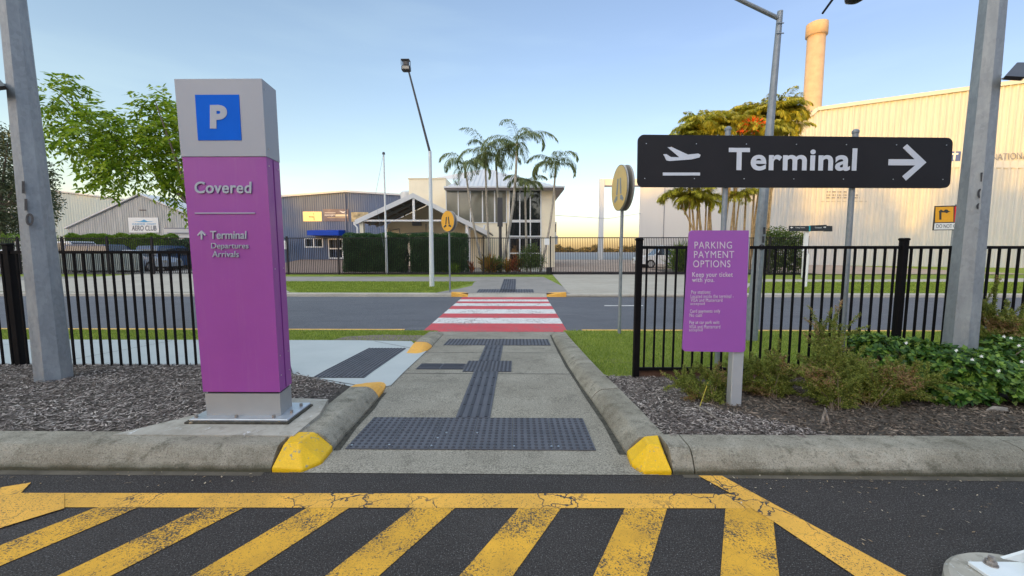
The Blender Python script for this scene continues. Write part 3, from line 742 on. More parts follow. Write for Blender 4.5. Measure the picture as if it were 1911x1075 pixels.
for sgn, pts in ((1, [(-1.312, 2.9), (-1.335, 3.3), (-1.35, 3.75), (-1.366, 4.02), (-1.38, 4.2)]), (-1, [(.765, 2.86), (.75, 3.4), (.725, 4.0), (.69, 4.5), (.666, 5.2), (.66, 6.0), (.655, 7.0), (.665, 7.9)])):
    ww = [.05, .035, .045, .03, .04, .035, .03, .03]
    pts = [(x, y - (.085 if y < 4.8 else 0)) for x, y in pts]
    sheet('gutter_grime', pts + [(x + sgn * ww[i], y) for i, (x, y) in reversed(list(enumerate(pts)))], .0062, M['grime'])
# yellow wedge kerbs at the far end of the crossing
for x0, x1, s in ((-2.35, -1.75, 1), (1.05, 1.75, -1)):
    w = MB(); a, b = (x0, x1)
    hi, lo = (a, b) if s > 0 else (b, a)
    z = -.225
    w.add([(hi, 14.60, z), (lo, 14.60, z), (hi, 14.92, z), (lo, 14.92, z), (hi, 14.62, z + .16), (lo, 14.64, z + .03), (hi, 14.92, z + .15), (lo, 14.92, z + .12)], [(0,1,5,4), (4,5,7,6), (2,6,7,3), (0,4,6,2), (1,3,7,5), (0,2,3,1)])
    o = w.build('kerb_wedge', M['orange_kerb']); tag(o, 'small yellow kerb wedge across the road at the crossing\'s ' + ('left corner' if s > 0 else 'right corner'), 'kerb wedge', 'yellow kerb wedges at the far kerb')

# grass blades (stuff), mulch chips (stuff), litter (stuff)
x, y = scatter([(.98, 4.72), (13, 4.72), (13, 8.36), (.96, 8.36)], 70000)
blades('grass', x, y, gzv(y) + .008, .045, .009, M['blade'])['kind'] = 'stuff'
x, y = scatter([(-13, 7.14), (-2.9, 7.2), (-1.88, 7.14), (-1.66, 6.9), (-1.66, 8.34), (-13, 8.34)], 34000)
k = ~((x > -3.3) & (y < 7.75) & (RNG.random(len(x)) < .8)); x, y = x[k], y[k]
blades('grass', x, y, gzv(y) + .006, .04, .009, M['blade'])['kind'] = 'stuff'
sheet('bare_soil', [(-3.3, 7.25), (-1.75, 7.15), (-1.7, 7.75), (-2.6, 7.85), (-3.2, 7.6)], .012, M['soil_patch'])
x, y = RNG.uniform(-17, -1.9, 60000), RNG.uniform(14.93, 19.2, 60000)
k = (x > -8.0 - (y - 14.9) * .75) & (x < -2.9 + (y - 14.9) * .25); x, y = x[k], y[k]
blades('grass', x, y, gzv(y) + .003, .05, .02, M['blade'])['kind'] = 'stuff'
x, y = RNG.uniform(8.6, 36, 70000), RNG.uniform(14.93, 19.2, 70000)
k = (x > 8.6 + (y - 15.0) * .7); x, y = x[k], y[k]
blades('grass', x, y, gzv(y) + .003, .05, .02, M['blade'])['kind'] = 'stuff'
def chips(poly, n, zf, exclude=None, m='chip'):
    x, y = scatter(poly, n)
    if exclude is not None:
        k = ~in_poly(x, y, exclude); x, y = x[k], y[k]
    n = len(x); z = np.array([zf(v) for v in y]) + RNG.uniform(.002, .022, n)
    a = RNG.uniform(0, 2 * math.pi, n); D = np.stack([np.cos(a), np.sin(a), RNG.normal(0, .22, n)], 1)
    up = np.stack([RNG.normal(0, .4, n), RNG.normal(0, .4, n), np.ones(n)], 1)
    o = leaves('mulch_chips', np.stack([x, y, z], 1), D, RNG.uniform(.015, .065, n), RNG.uniform(.005, .014, n), M[m], up=up, fold=.3); o['kind'] = 'stuff'
chips([(-8.5, 2.79), (-1.52, 2.79), (-1.64, 3.2), (-1.70, 3.98), (-2.60, 4.50), (-2.75, 4.80), (-8.5, 4.80)], 62000, zl, PAD)
chips([(1.04, 2.79), (2.2, 2.79), (1.7, 3.4), (1.7, 4.72), (1.0, 4.72)], 13000, zr)
chips([(2.2, 2.79), (8.5, 2.79), (8.5, 4.72), (1.7, 4.72), (1.7, 3.4)], 46000, zr, m='chip_brown')
n = 200
x = np.concatenate([RNG.uniform(-4, 5, n), RNG.uniform(1.2, 5, 160), RNG.uniform(1.1, 5, 120)]); y = np.concatenate([RNG.uniform(2.34, 2.51, n) , RNG.uniform(1.9, 2.5, 160), RNG.uniform(3.0, 4.6, 120)])
k = ~((x > -1.6) & (x < 1) & (y < 2.52)); x, y = x[k], y[k]; n = len(x)
z = np.where(y < 2.6, .006, np.array([zr(v) for v in y]) + .02)
a = RNG.uniform(0, 2 * math.pi, n)
leaves('leaf_litter', np.stack([x, y, z], 1), np.stack([np.cos(a), np.sin(a), RNG.uniform(0, .3, n)], 1), RNG.uniform(.006, .028, n), RNG.uniform(.004, .012, n), M['litter'], up=np.tile([0, .2, 1.], (n, 1)))['kind'] = 'stuff'
# ============================================================ parking pillar
PY = 2.985
x0 = P(380, 784, PY).x; x1 = P(523, 784, PY).x; zt = P(400, 148, PY).z
x0, x1 = -2.347, -1.774
def pz(v): return P(430, v, PY).z
t = thing('parking_pillar', ((x0 + x1) / 2, PY + .14, .150), 'tall purple parking pillar with silver head and blue P, lettered Covered', 'sign pillar')
D_ = .205
def X0(z): return -2.347 - .046 * (z - .15) / 2.45
def X1(z): return -1.774 - .016 * (z - .15) / 2.45
def pbox(name, z0, z1, m, g=0.0, dy=0.0, par=None):
    vs = [(x, y, z) for z in (z0, z1) for x, y in ((X0(z) - g, PY - dy), (X1(z) + g, PY - dy), (X1(z) + g - .026, PY + D_), (X0(z) - g - .02, PY + D_))]
    o = MB().add(vs, [(0,1,2,3), (7,6,5,4), (0,4,5,1), (1,5,6,2), (2,6,7,3), (3,7,4,0)]).build(name, m, par)
    return o
MB().bbox((x0 - .10, PY - .088, .149), (x1 + .10, PY + D_ + .08, .164), .004).build('grout_bed', M['grime'], t)
MB().bbox((x0 - .075, PY - .07, .164), (x1 + .085, PY + D_ + .07, .180), .003).build('base_plate', M['plate'], t)
b = MB()
for bx, by in ((x0 - .045, PY - .035), ((x0 + x1) / 2 - .03, PY - .035), (x1 - .035, PY - .035), (x1 + .045, PY + .06), (x1 + .045, PY + .2)): MB().tube([(bx, by, .178), (bx, by, .20)], .013, 6).build('anchor_bolt', M['rusty_bolt'], t)
z_pl = pz(735); z_pu = pz(731); z_hd = pz(292.5)
pbox('plinth', .172, z_pl, M['plinth'], -.004, -.004, t)
pbox('shadow_gap', z_pl, z_pu, M['black_gap'], -.018, -.018, t)
pbox('body_panel', z_pu, z_hd, M['purple'], .003, .003, t)
pbox('head_panel', z_hd + .001, zt, M['silver_head'], .007, .008, t)
seam = MB(); seam.bar((X1(z_pu) - .0085, PY + .1, z_pu + .01), (X1(z_hd) - .0085, PY + .1, z_hd - .005), .006, .006); seam.build('panel_seam', plain('purple_seam', (.20, .035, .23), .5), t)
for sy in (.03, .17):
    for zz in (z_hd - .06, z_hd - .8, z_hd - 1.45, z_pu + .12):
        xx = X1(zz) + .003 - .026 * sy / D_; MB().tube([(xx - .002, PY + sy, zz), (xx + .003, PY + sy, zz)], .005, 6).build('screw', M['stud'], t)
for zz in (zt - .06, z_hd + .06): MB().tube([(X1(zz), PY + .03, zz), (X1(zz) + .007, PY + .03, zz)], .005, 6).build('screw', M['stud'], t)
Yf = PY - .008
pa, pb_, pc = P(363.5, 177, Yf), P(447.5, 177.5, Yf), P(370, 262, Yf)
bx0, bx1 = pa.x + .003, pb_.x - .005
MB().box((bx0, Yf - .0035, P(400, 262, Yf).z), (bx1, Yf + .001, P(400, 177, Yf).z)).build('parking_panel', M['pblue'], t)
Yl = Yf - .004
def pil(body, a, b, c, d, **k): return text_px(body, a, b, c, d, Yl, M['letter'], t, **k)
text_px('P', 392, 196, 424, 240, Yf - .004, M['letter'], t, extrude=.002, bold=.055)
Yl = PY - .006
pil('Covered', 364, 339, 470, 361, extrude=.006, bold=.018, space=1.05)
pil('Terminal', 393, 431, 460.5, 446, extrude=.006, bold=.012)
pil('Departures', 395, 453.5, 464.5, 467, extrude=.006, bold=.0)
pil('Arrivals', 397, 468.5, 446.5, 480, extrude=.006, bold=.0)
MB().box((P(364, 398, Yl).x, Yl - .004, P(364, 398.8, Yl).z), (P(476, 398, Yl).x, Yl + .003, P(364, 397, Yl).z)).build('divider_line', M['letter'], t)
def flat(name, pts, Y, m, par, th=.005): return MB().prism([P(u, v, Y) for u, v in pts], (0, th, 0)).build(name, m, par)
flat('arrow', [(375.5, 430), (384, 438), (382.3, 440.2), (377.3, 435.6), (377.6, 447), (374.4, 447), (374.1, 435.6), (369.6, 440.5), (367.6, 438.5)], Yl - .004, M['letter'], t, .007)

# pebbles beside it
for k, (u, v, r) in enumerate(((368, 787, .022), (357, 791, .012))):
    p = G(u, v, .150); s_ = MB(); 
    vs, fs = [], []
    for i in range(7):
        for j in range(10):
            a, bb = math.pi * i / 6, 2 * math.pi * j / 10
            vs.append((p.x + r * 1.4 * math.sin(a) * math.cos(bb), p.y + r * math.sin(a) * math.sin(bb), .150 + r * .7 + r * .72 * math.cos(a)))
    for i in range(6):
        for j in range(10): fs.append((i*10+j, (i+1)*10+j, (i+1)*10+(j+1)%10, i*10+(j+1)%10))
    o = s_.add(vs, fs).build('pebble', M['stone'], None, True)
    tag(o, ('larger round brown pebble' if k == 0 else 'smaller dark pebble') + ' at the left foot of the purple pillar', 'pebble', 'pebbles by the purple pillar')

# ============================================================ galvanised light poles in the mulch beds
def octo(name, base, top, r0, r1, z0, z1, par, m=None, n=8):
    return MB().tube([base, top], [r0, r1], n, phase=math.pi / 8).build(name, m or M['galv'], par)
def floodlight(par, c, s, tilt, yawd):
    """small LED floodlight with bracket: c centre, s = +-1 side it sticks out on"""
    h = MB(); hx, hy, hz = .17, .13, .035
    h.bbox((-hx, -hy, -hz), (hx, hy, hz), .012)
    l = MB(); l.box((-hx + .03, -hy + .03, -hz - .004), (hx - .03, hy - .03, -hz + .002))
    Mx = Matrix.Translation(c) @ Matrix.Rotation(yawd, 4, 'Z') @ Matrix.Rotation(tilt, 4, 'Y')
    for mb in (h, l): mb.v = [tuple(Mx @ Vector(p)) for p in mb.v]
    ho = h.build('floodlight', M['lamp_dark'], par); l.build('lens', M['lamp_lens'], ho)
    return ho
def slab_light(par, q):
    n = (q[1] - q[0]).cross(q[3] - q[0]).normalized(); n = n if n.z > 0 else -n
    ho = MB().prism(rounded(*q, .02, 3), n * .035).build('floodlight', M['lamp_dark'], par)
    c = sum(q, Vector()) / 4; MB().prism([c + (p - c) * .82 - n * .003 for p in q], n * .002).build('lens', M['lamp_lens'], ho)
def rounded(tl, tr, br_, bl, r, n=6):
    out = []; cs = [tl, tr, br_, bl]
    for i, c in enumerate(cs):
        pv, nx = cs[i-1], cs[(i+1) % 4]; a = (pv - c).normalized(); b = (nx - c).normalized()
        for k in range(n + 1):
            th = math.pi / 2 * k / n; q = c + a * r * (1 - math.sin(th)) + b * r * (1 - math.cos(th)); out.append(q)
    return out
Yp = 4.18
t = thing('light_pole', (P(101, 705, Yp).x, Yp, .05), 'thick galvanised light pole stencilled 110, left of the purple pillar', 'light pole', 'numbered galvanised light poles in the mulch')
bx = P(101, 700, Yp)
cx_ = P(101.5, 705, Yp).x
octo('pole', (cx_, Yp, .03), (P(22, 0, Yp).x, Yp, 5.2), .150, .080, 0, 0, t)
def pole_text(txts, par, Y, m=None):
    for ch, (a, b_, c, d) in txts: text_px(ch, a, b_, c, d, Y, m or M['black_num'], par, extrude=.002, bold=.02, name='pole_number')
# the digits lie on the pole's front faces
pole_text([('I', (41, 338, 46, 361)), ('I', (46, 371, 51, 393)), ('0', (48, 398, 63, 421))], t, Yp - .128)
fc = P(3, 163, Yp - .05); 
br = MB(); br.bar(P(26, 163, Yp), P(8, 158, Yp - .02), .02); br.bar(P(28, 172, Yp), P(16, 166, Yp - .02), .012); br.build('bracket', M['galv_plain'], t)
slab_light(t, [P(17, 167, 3.98), P(-30, 172, 3.98), P(-52, 138, 4.3), P(-6, 142, 4.3)])
Yp2 = 4.15
t = thing('light_pole', (P(1787, 660, Yp2).x, Yp2, .02), 'thick galvanised light pole stencilled 109, rising from the glossy shrubs at the right', 'light pole', 'numbered galvanised light poles in the mulch')
q0, q1 = P(1786, 690, Yp2), P(1853, 0, Yp2)
octo('pole', (q0.x, Yp2, .0), (q1.x, Yp2, q1.z * 1.35), .140, .082, 0, 0, t)
pole_text([('I', (1830, 322, 1834.5, 339)), ('0', (1824, 352, 1837, 371)), ('9', (1822, 379, 1836, 400))], t, Yp2 - .10)
br = MB(); br.bar(P(1852, 146, Yp2), P(1868, 139, Yp2 - .02), .02); br.bar(P(1850, 157, Yp2), P(1872, 146, Yp2 - .02), .01); br.build('bracket', M['galv_plain'], t)
slab_light(t, [P(1869, 149, 3.95), P(1906, 151, 3.95), P(1934, 124, 4.25), P(1892, 123.5, 4.25)])
# overhead dome lamp on an outreach from the same pole, only its bottom edge shows
a_ = P(1848, -90, Yp2); c_ = P(1597, -60, Yp2)
arm = MB(); arm.tube([a_, P(1700, -100, Yp2), c_], [.03, .025, .02], 8); arm.tube([c_, P(1597, -12, Yp2)], .012, 6); arm.build('outreach_arm', M['lamp_dark'], t)
dm = P(1597, -6, Yp2); d2 = MB(); d2.tube([dm + Vector((0, 0, .06)), dm + Vector((0, 0, .0)), dm + Vector((0, 0, -.025)), dm + Vector((0, 0, -.05))], [.03, .085, .080, .035], 20); d2.build('dome_lamp', M['lamp_dark'], t, True)
MB().tube([P(1560, -70, Yp2), P(1556, -4, Yp2), P(1535, 25, Yp2)], [.012, .012, .010], 6).build('hanging_rod', M['black_steel'], t)

# ============================================================ black tubular fences near the camera
def picket_panel(par, a, b, Y, z0, z1, sp, w, rail, name='fence_panel', gap=0.0, m=None):
    mb = MB(); mb.box((a, Y - rail/2, z1 - rail), (b, Y + rail/2, z1)); mb.box((a, Y - rail/2, z0), (b, Y + rail/2, z0 + rail))
    n = max(1, round((b - a) / sp)); s = (b - a) / n
    for i in range(n):
        x = a + s * (i + .5); mb.box((x - w/2, Y - w/2, z0 + rail), (x + w/2, Y + w/2, z1 - rail))
    return mb.build(name, m or M['black_steel'], par, fix=False)
def fence_post(par, x, Y, z0, z1, w, m=None, cap=True):
    mb = MB(); mb.bbox((x - w/2, Y - w/2, z0), (x + w/2, Y + w/2, z1), .005)
    if cap: mb.bbox((x - w/2 - .007, Y - w/2 - .007, z1 - .004), (x + w/2 + .007, Y + w/2 + .007, z1 + .028), .008)
    return mb.build('post', m or M['black_steel'], par)
FY = 4.76
zb, zt_ = P(200, 696, FY).z, P(200, 468, FY).z
t = thing('tubular_fence', (-5.5, FY, .04), 'black tubular fence behind the left mulch bed, ending at the purple pillar', 'fence', 'black tubular fences either side of the path')
pxs = [P(28, 600, FY).x - .02 - 2.4 * k for k in range(2, -1, -1)] + [-3.02]
pxs = [-10.5, -8.1, P(30, 600, FY).x, -3.05]
for a, b in zip(pxs, pxs[1:]): picket_panel(t, a + .035, b - .035, FY, zb, zt_, .114, .019, .034)
for p_ in pxs: fence_post(t, p_, FY, 0, zt_ + .06, .068)
FY2 = 4.66
zb2, zt2 = P(1250, 691, FY2).z, P(1250, 459, FY2).z
t = thing('tubular_fence', (4.5, FY2, 0), 'black tubular fence behind the right mulch bed, starting beside the purple payment board', 'fence', 'black tubular fences either side of the path')
ps = [P(1189, 600, FY2).x, P(1678, 560, FY2).x]; ps.append(ps[1] + 2.75); ps.append(ps[2] + 2.75)
for a, b in zip(ps, ps[1:]): picket_panel(t, a + .035, b - .035, FY2, zb2, zt2, .108, .019, .034)
for p_ in ps: fence_post(t, p_, FY2, -.08, P(1190, 449, FY2).z, .066)
o = MB().bbox((ps[0] + .035, FY2 + .03, -.06), (ps[0] + 9, FY2 + .075, .045), .004).build('timber_edging', M['timber']); tag(o, 'low brown timber edging board under the right tubular fence', 'edging board')
for yy in (0,):
    o = MB().bbox((-10.5, FY + .04, -.02), (-3.0, FY + .08, .06), .003).build('concrete_edging', M['concrete_new']); tag(o, 'thin pale concrete edging under the left tubular fence', 'edging strip')

# ============================================================ Terminal sign
TY = 5.32
t = thing('terminal_sign', (P(1460, 640, TY).x, TY + .05, -.08), 'wide black sign reading Terminal with a take-off symbol and right arrow', 'sign board')
tl, tr, br_, bl = P(1191, 251, TY), P(1779, 257, TY), P(1773, 351, TY), P(1189.5, 349, TY)
def rounded(tl, tr, br_, bl, r, n=6):
    out = []; cs = [tl, tr, br_, bl]
    for i, c in enumerate(cs):
        pv, nx = cs[i-1], cs[(i+1) % 4]; a = (pv - c).normalized(); b = (nx - c).normalized()
        for k in range(n + 1):
            th = math.pi / 2 * k / n; q = c + a * r * (1 - math.sin(th)) + b * r * (1 - math.cos(th)); out.append(q)
    return out
pb = MB().prism(rounded(tl, tr, br_, bl, .075), (0, .03, 0)); pb.build('sign_board', M['sign_black'], t)
def onb(u, v, dy=.003): return P(u, v, TY - dy)
lettering('Terminal', M['letter_white'], t, onb(1360, 276), onb(1600, 277), onb(1359, 318), extrude=.002, bold=.025, space=1.05, out=.001)
flat('plane_symbol', [(1238, 288), (1243.5, 287.5), (1252, 293), (1268, 293.5), (1246, 275), (1253, 274.2), (1284, 288.5), (1303, 286.5), (1307.5, 289), (1305.5, 294), (1290, 297.5), (1250, 300.5), (1244, 299.5)], TY - .004, M['letter_white'], t)
flat('runway_symbol', [(1237, 322), (1306.5, 322), (1306.5, 327.5), (1237, 327.5)], TY - .004, M['letter_white'], t)
flat('arrow', [(1658.5, 297), (1707, 297.2), (1685, 276), (1693, 269), (1729, 303), (1691, 337), (1684, 329), (1708, 308.7), (1658, 308.5)], TY - .004, M['letter_white'], t)
rv = MB()
for i in range(7):
    for (vv, x_a, x_b) in ((268, 1206, 1766), (333, 1203, 1759)):
        c = onb(x_a + (x_b - x_a) * i / 6, vv + (3 if vv < 300 else 2) * i / 6, 0); MB().tube([c, c - Vector((0, .006, 0))], .006, 6).build('rivet', M['stud'], t)
for (ut, vt, ub, vb) in ((1359, 238, 1338, 688), (1597, 243, 1567, 700)):
    Yq = TY + .065; a, b = P(ut, vt, Yq), P(ub, vb, Yq); xm = a.x * .35 + b.x * .65
    o = MB().tube([(b.x, Yq, -.12), (a.x, Yq, a.z - .03)], .033, 16).build('post', M['galv_plain'], t, False)
    MB().tube([(a.x, Yq, a.z - .035), (a.x, Yq, a.z - .008), (a.x, Yq, a.z + .012)], [.040, .040, .02], 12).build('post_cap', M['galv_plain'], o)
    MB().bbox((a.x - .05, TY + .03, P(ut, 300, TY).z - .02), (a.x + .05, Yq - .02, P(ut, 300, TY).z + .02), .003).build('clamp', M['galv_plain'], o)
t2 = MB(); 

# ============================================================ payment options board
SY = 3.50
tl, tr, br_, bl = P(1287, 430, SY), P(1404, 430, SY), P(1390.5, 657.5, SY), P(1274, 655.5, SY)
t = thing('payment_sign', (P(1370, 760, SY).x, SY + .05, .05), 'purple board headed PARKING PAYMENT OPTIONS on a pale square post', 'sign board')
out = rounded(tl, tr, br_, bl, .028, 5)
out = [p for i, p in enumerate(out) if not (6 < i < 12)]; 
MB().prism(out[:6] + [tr] + out[7:] if False else out, (0, .022, 0)).build('sign_board', M['purple_sign'], t)
xa = P(1368, 762, SY + .07).x
MB().bbox((xa - .048, SY + .024, .0), (xa + .048, SY + .105, P(1390, 436, SY + .07).z - .04), .006).build('post', M['alu'], t)
def sg(body, a, b, c, d, bold=0., sk=0): 
    # the board leans with perspective only: text is laid square on it
    return text_px(body, a, b, c, d, SY - .0015, M['letter_pale'], t, extrude=.0015, bold=bold, space=1.12)
sg('PARKING', 1296, 451, 1366, 464, .0); sg('PAYMENT', 1295, 468.5, 1370, 481.5, .0); sg('OPTIONS', 1293.5, 486, 1363, 499, .0)
sg('Keep your ticket', 1292, 508, 1367.5, 519.5, .01); sg('with you.', 1291.5, 518, 1333, 529, .01)
sg('Pay stations:', 1290, 542, 1326, 550, .01)
sg('Located inside the terminal -', 1289, 549.5, 1369, 556.5); sg('VISA and Mastercard', 1289, 557, 1348, 563.5); sg('accepted', 1288.5, 564, 1315, 571)
sg('Card payments only', 1287.5, 577.5, 1344, 585.5, .01); sg('No cash', 1287, 585, 1310, 591.5)
sg('Pay at car park exit:', 1286.5, 598.5, 1343, 606.5, .01); sg('VISA and Mastercard', 1286, 606.5, 1344, 613); sg('accepted', 1286, 613, 1311, 620)

# ============================================================ round pedestrian crossing signs
def ped_sign(cx, cy, z0, zc, rad, ang, label, face, thick=.02, sep=.07, legm='leg_dark'):
    t = thing('crossing_sign', (cx, cy, z0), label, 'road sign', 'round yellow pedestrian crossing signs')
    MB().tube([(cx, cy, z0 - .1), (cx, cy, zc + rad * .6)], .032, 14).build('post', M['galv_plain'], t)
    N = Vector((math.sin(ang), -math.cos(ang), 0)); S = Vector((math.cos(ang), math.sin(ang), 0)); c = Vector((cx, cy, zc))
    def ring(r, off, seg=40): return [c + N * off + S * (r * math.cos(2*math.pi*k/seg)) + Vector((0, 0, r * math.sin(2*math.pi*k/seg))) for k in range(seg)]
    for s in (1, -1):
        o = MB().prism(ring(rad, s * sep), -N * s * .03).build('sign_back' , M['sign_back'], t)
        MB().prism(ring(rad * .985, s * (sep + .0012)), -N * s * .001).build('black_border', M['leg_dark'], o)
        f = MB().prism(ring(rad * .972, s * (sep + .0025)), -N * s * .001).build('sign_face', M[face], o)
        L_ = MB()
        def pt(x, z): return c + N * s * (sep + .005) + S * s * (x * rad) + Vector((0, 0, z * rad))
        for k in (1, -1):
            L_.prism([pt(k*x, z) for x, z in ((.07, .42), (.22, .42), (.34, -.28), (.17, -.28))], -N * s * .002)
            L_.prism([pt(k*x, z) for x, z in ((.17, -.33), (.37, -.33), (.60, -.50), (.52, -.62), (.28, -.52), (.17, -.52))], -N * s * .002)
        L_.build('walking_legs', M[legm], f)
    return t
zc_ = P(1162, 351, 8.05)
ped_sign(zc_.x, 8.05, gz(8.05), zc_.z, .43, R(-84), 'larger round yellow crossing sign seen edge-on beside the near end of the crossing', 'sign_yellow_pale', legm='leg_grey')
zc_ = P(838, 413, 15.15)
ped_sign(zc_.x, 15.15, gz(15.15), zc_.z, .375, R(-42), 'smaller round orange-yellow crossing sign on the far lawn left of the palms', 'sign_yellow')

# ============================================================ street lights, mast
LY = 17.0
b0, b1, b2 = P(806, 535, LY), P(802.5, 285, LY), P(763, 134, LY)
t = thing('street_light', (b0.x, LY, gz(LY)), 'tall street light with a long leaning arm and black floodlight on the far lawn', 'street light')
MB().tube([(b0.x, LY, gz(LY) - .1), (b1.x, LY, b1.z + .05)], [.105, .062], 12).build('pole', M['pale_paint'], t)
MB().tube([(b1.x, LY, b1.z), (b2.x, LY, b2.z)], [.05, .035], 10).build('arm', M['lamp_dark'], t)
lh = MB(); lc = P(758, 124, LY); lh.bbox((lc.x - .17, LY - .12, lc.z - .19), (lc.x + .17, LY + .12, lc.z + .02), .03); 
lo = lh.build('lamp_head', M['lamp_dark'], t)
MB().box((lc.x - .12, LY - .135, lc.z - .14), (lc.x + .13, LY - .119, lc.z - .03)).build('lens', M['lamp_lens'], lo)
g = MB(); zz0, zz1 = lc.z + .02, lc.z + .22
for sx in (-.17, .14): g.bar((lc.x + sx, LY - .1, zz0), (lc.x + sx, LY - .1, zz1), .02); g.bar((lc.x + sx, LY + .1, zz0), (lc.x + sx, LY + .1, zz1), .02)
g.bbox((lc.x - .18, LY - .12, zz1), (lc.x + .15, LY + .12, zz1 + .025), .005); g.bbox((lc.x - .10, LY - .09, zz0), (lc.x + .10, LY + .09, zz1 - .05), .01)
g.build('sensor_cage', M['lamp_dark'], lo)
SY2 = 7.3
a0, a1 = P(1403, 632, SY2), P(1456, 21, SY2)
t = thing('street_light', (a0.x, SY2, gz(SY2)), 'tall grey street light pole rising behind the Terminal sign, arm at its top', 'street light')
MB().tube([(a0.x - .02, SY2, gz(SY2) - .1), (a1.x, SY2, a1.z)], [.105, .043], 14).build('pole', M['galv_plain'], t)
MB().tube([P(1454, 35, SY2), P(1385, 2, SY2), P(1290, -45, SY2)], [.036, .034, .034], 10).build('arm', M['galv_plain'], t)
bt = MB()
for v in (43, 62): bt.bar(P(1449, v, SY2 - .05), P(1463, v, SY2 - .05), .014)
bt.build('clamp_bolt', M['galv_plain'], t)
hd = MB(); hp = P(1250, -62, SY2); hd.bbox((hp.x - .35, SY2 - .12, hp.z - .05), (hp.x + .2, SY2 + .12, hp.z + .05), .03); hd.build('lamp_head', M['lamp_dark'], t)
pole_text([('I', (1424.5, 424, 1428.5, 437)), ('I', (1422.5, 441, 1426.5, 453)), ('0', (1416, 456, 1427, 467))], t, SY2 - .09)
MYY = 23.9
m0, m1 = P(722, 508, MYY), P(716, 288, MYY)
t = thing('flag_pole', (m0.x, MYY, .04), 'slim white flagpole standing in front of the clipped hedge', 'flagpole')
MB().tube([(m0.x, MYY, 0), (m1.x, MYY, m1.z)], [.07, .04], 10).build('pole', M['white'], t)
MB().tube([(m1.x, MYY, m1.z), (m1.x, MYY, m1.z + .12)], [.09, .06], 10).build('finial', M['lamp_dark'], t)
MB().tube([(m1.x, MYY - .05, m1.z), (m1.x - .55, MYY - .05, m1.z - 2.4), (m0.x - .05, MYY - .07, 1.2)], .008, 4).build('halyard', M['galv_plain'], t)

# ============================================================ white steel post foot at the bottom right
t = thing('steel_post', (2.42, 1.68, 0), 'white steel post foot with gusset and bolt on a round concrete footing', 'post')
fx, fy = 2.075, 1.455
o = MB().tube([(fx, fy, -.05), (fx, fy, .050), (fx, fy, .065)], [.335, .33, .315], 48).build('concrete_footing', M['pad'], t)
px_ = G(1806, 1046, .085)
pw = MB(); pw.bbox((px_.x, 1.42, .066), (px_.x + .52, px_.y, .082), .002); pw.build('base_plate', M['white_steel'], t)
gs = MB(); gs.prism([(px_.x + .135, px_.y - .10, .082), (px_.x + .40, px_.y - .10, .082), (px_.x + .40, px_.y - .10, .34)], (0, .012, 0)); 
gs.prism([G(1872, 1043, .083), (px_.x + .40, px_.y - .06, .083), (px_.x + .40, px_.y - .06, .25)], (0, .012, 0)); gs.build('gusset', M['white_steel'], t)
MB().bbox((px_.x + .29, px_.y - .34, .083), (px_.x + .49, px_.y - .14, 2.6), .005).build('post', M['white_steel'], t)
bc = G(1849, 1052, .085)
bo = MB(); bo.tube([(bc.x, bc.y, .082), (bc.x, bc.y, .086)], .024, 16); bo.tube([(bc.x, bc.y, .086), (bc.x, bc.y, .101)], .019, 6); bo.tube([(bc.x, bc.y, .101), (bc.x, bc.y, .118)], .011, 12); bo.build('bolt', M['rusty_bolt'], t)

# small things in the mulch
def zat(p): return zr(p.y)
def gm(u, v, zf=zr):
    z = .05
    for _ in range(12): p = G(u, v, z); z = zf(p.y)
    return Vector((p.x, p.y, z))
a, b = gm(1300, 762), gm(1362, 803)
st = MB(); st.tube([a + Vector((0,0,.02)), a * .6 + b * .4 + Vector((.01, .02, .022)), b + Vector((0, 0, .012))], [.010, .008, .005], 6)
tag(st.build('fallen_stick', M['twig_pale']), 'pale fallen stick lying in the mulch near the payment board post', 'stick')
a = gm(1305, 762); b = P(1321, 714, a.y)
t = thing('seed_stalk', tuple(a), 'thin yellow stalk with a pale seed head in the mulch left of the payment board', 'plant stalk')
MB().tube([a, b], [.004, .003], 5).build('stalk', M['yellow_stem'], t)
n = 60; C, _d = blob_points(n, b, (.02, .02, .015)); leaves('seed_head', C, _d, .014, .008, M['leaf_bush'], t)
a = gm(1540, 792)
dw = MB(); dw.tube([a + Vector((-.035, 0, .0)), a + Vector((-.02, .0, .03)), a + Vector((-.012, .01, .06)), a + Vector((.004, .01, .10)), a + Vector((-.004, .01, .125))], [.008, .011, .008, .012, .004], 7); dw.tube([a + Vector((.03, .0, .0)), a + Vector((.012, .0, .05)), a + Vector((.004, .01, .10))], [.006, .009, .008], 6)
tag(dw.build('driftwood_stump', M['twig_pale']), 'small gnarled bleached stump sticking up from the right mulch bed', 'dead wood')
a = gm(1860, 768); vs = MB(); vs.prism([a + Vector((-.09, 0, .0)), a + Vector((.0, .03, .02)), a + Vector((.11, .02, .01)), a + Vector((.06, -.03, .0))], (0, 0, .018))
tag(vs.build('bark_slab', M['twig_pale']), 'flat pale piece of bark on the mulch under the glossy shrubs', 'bark')
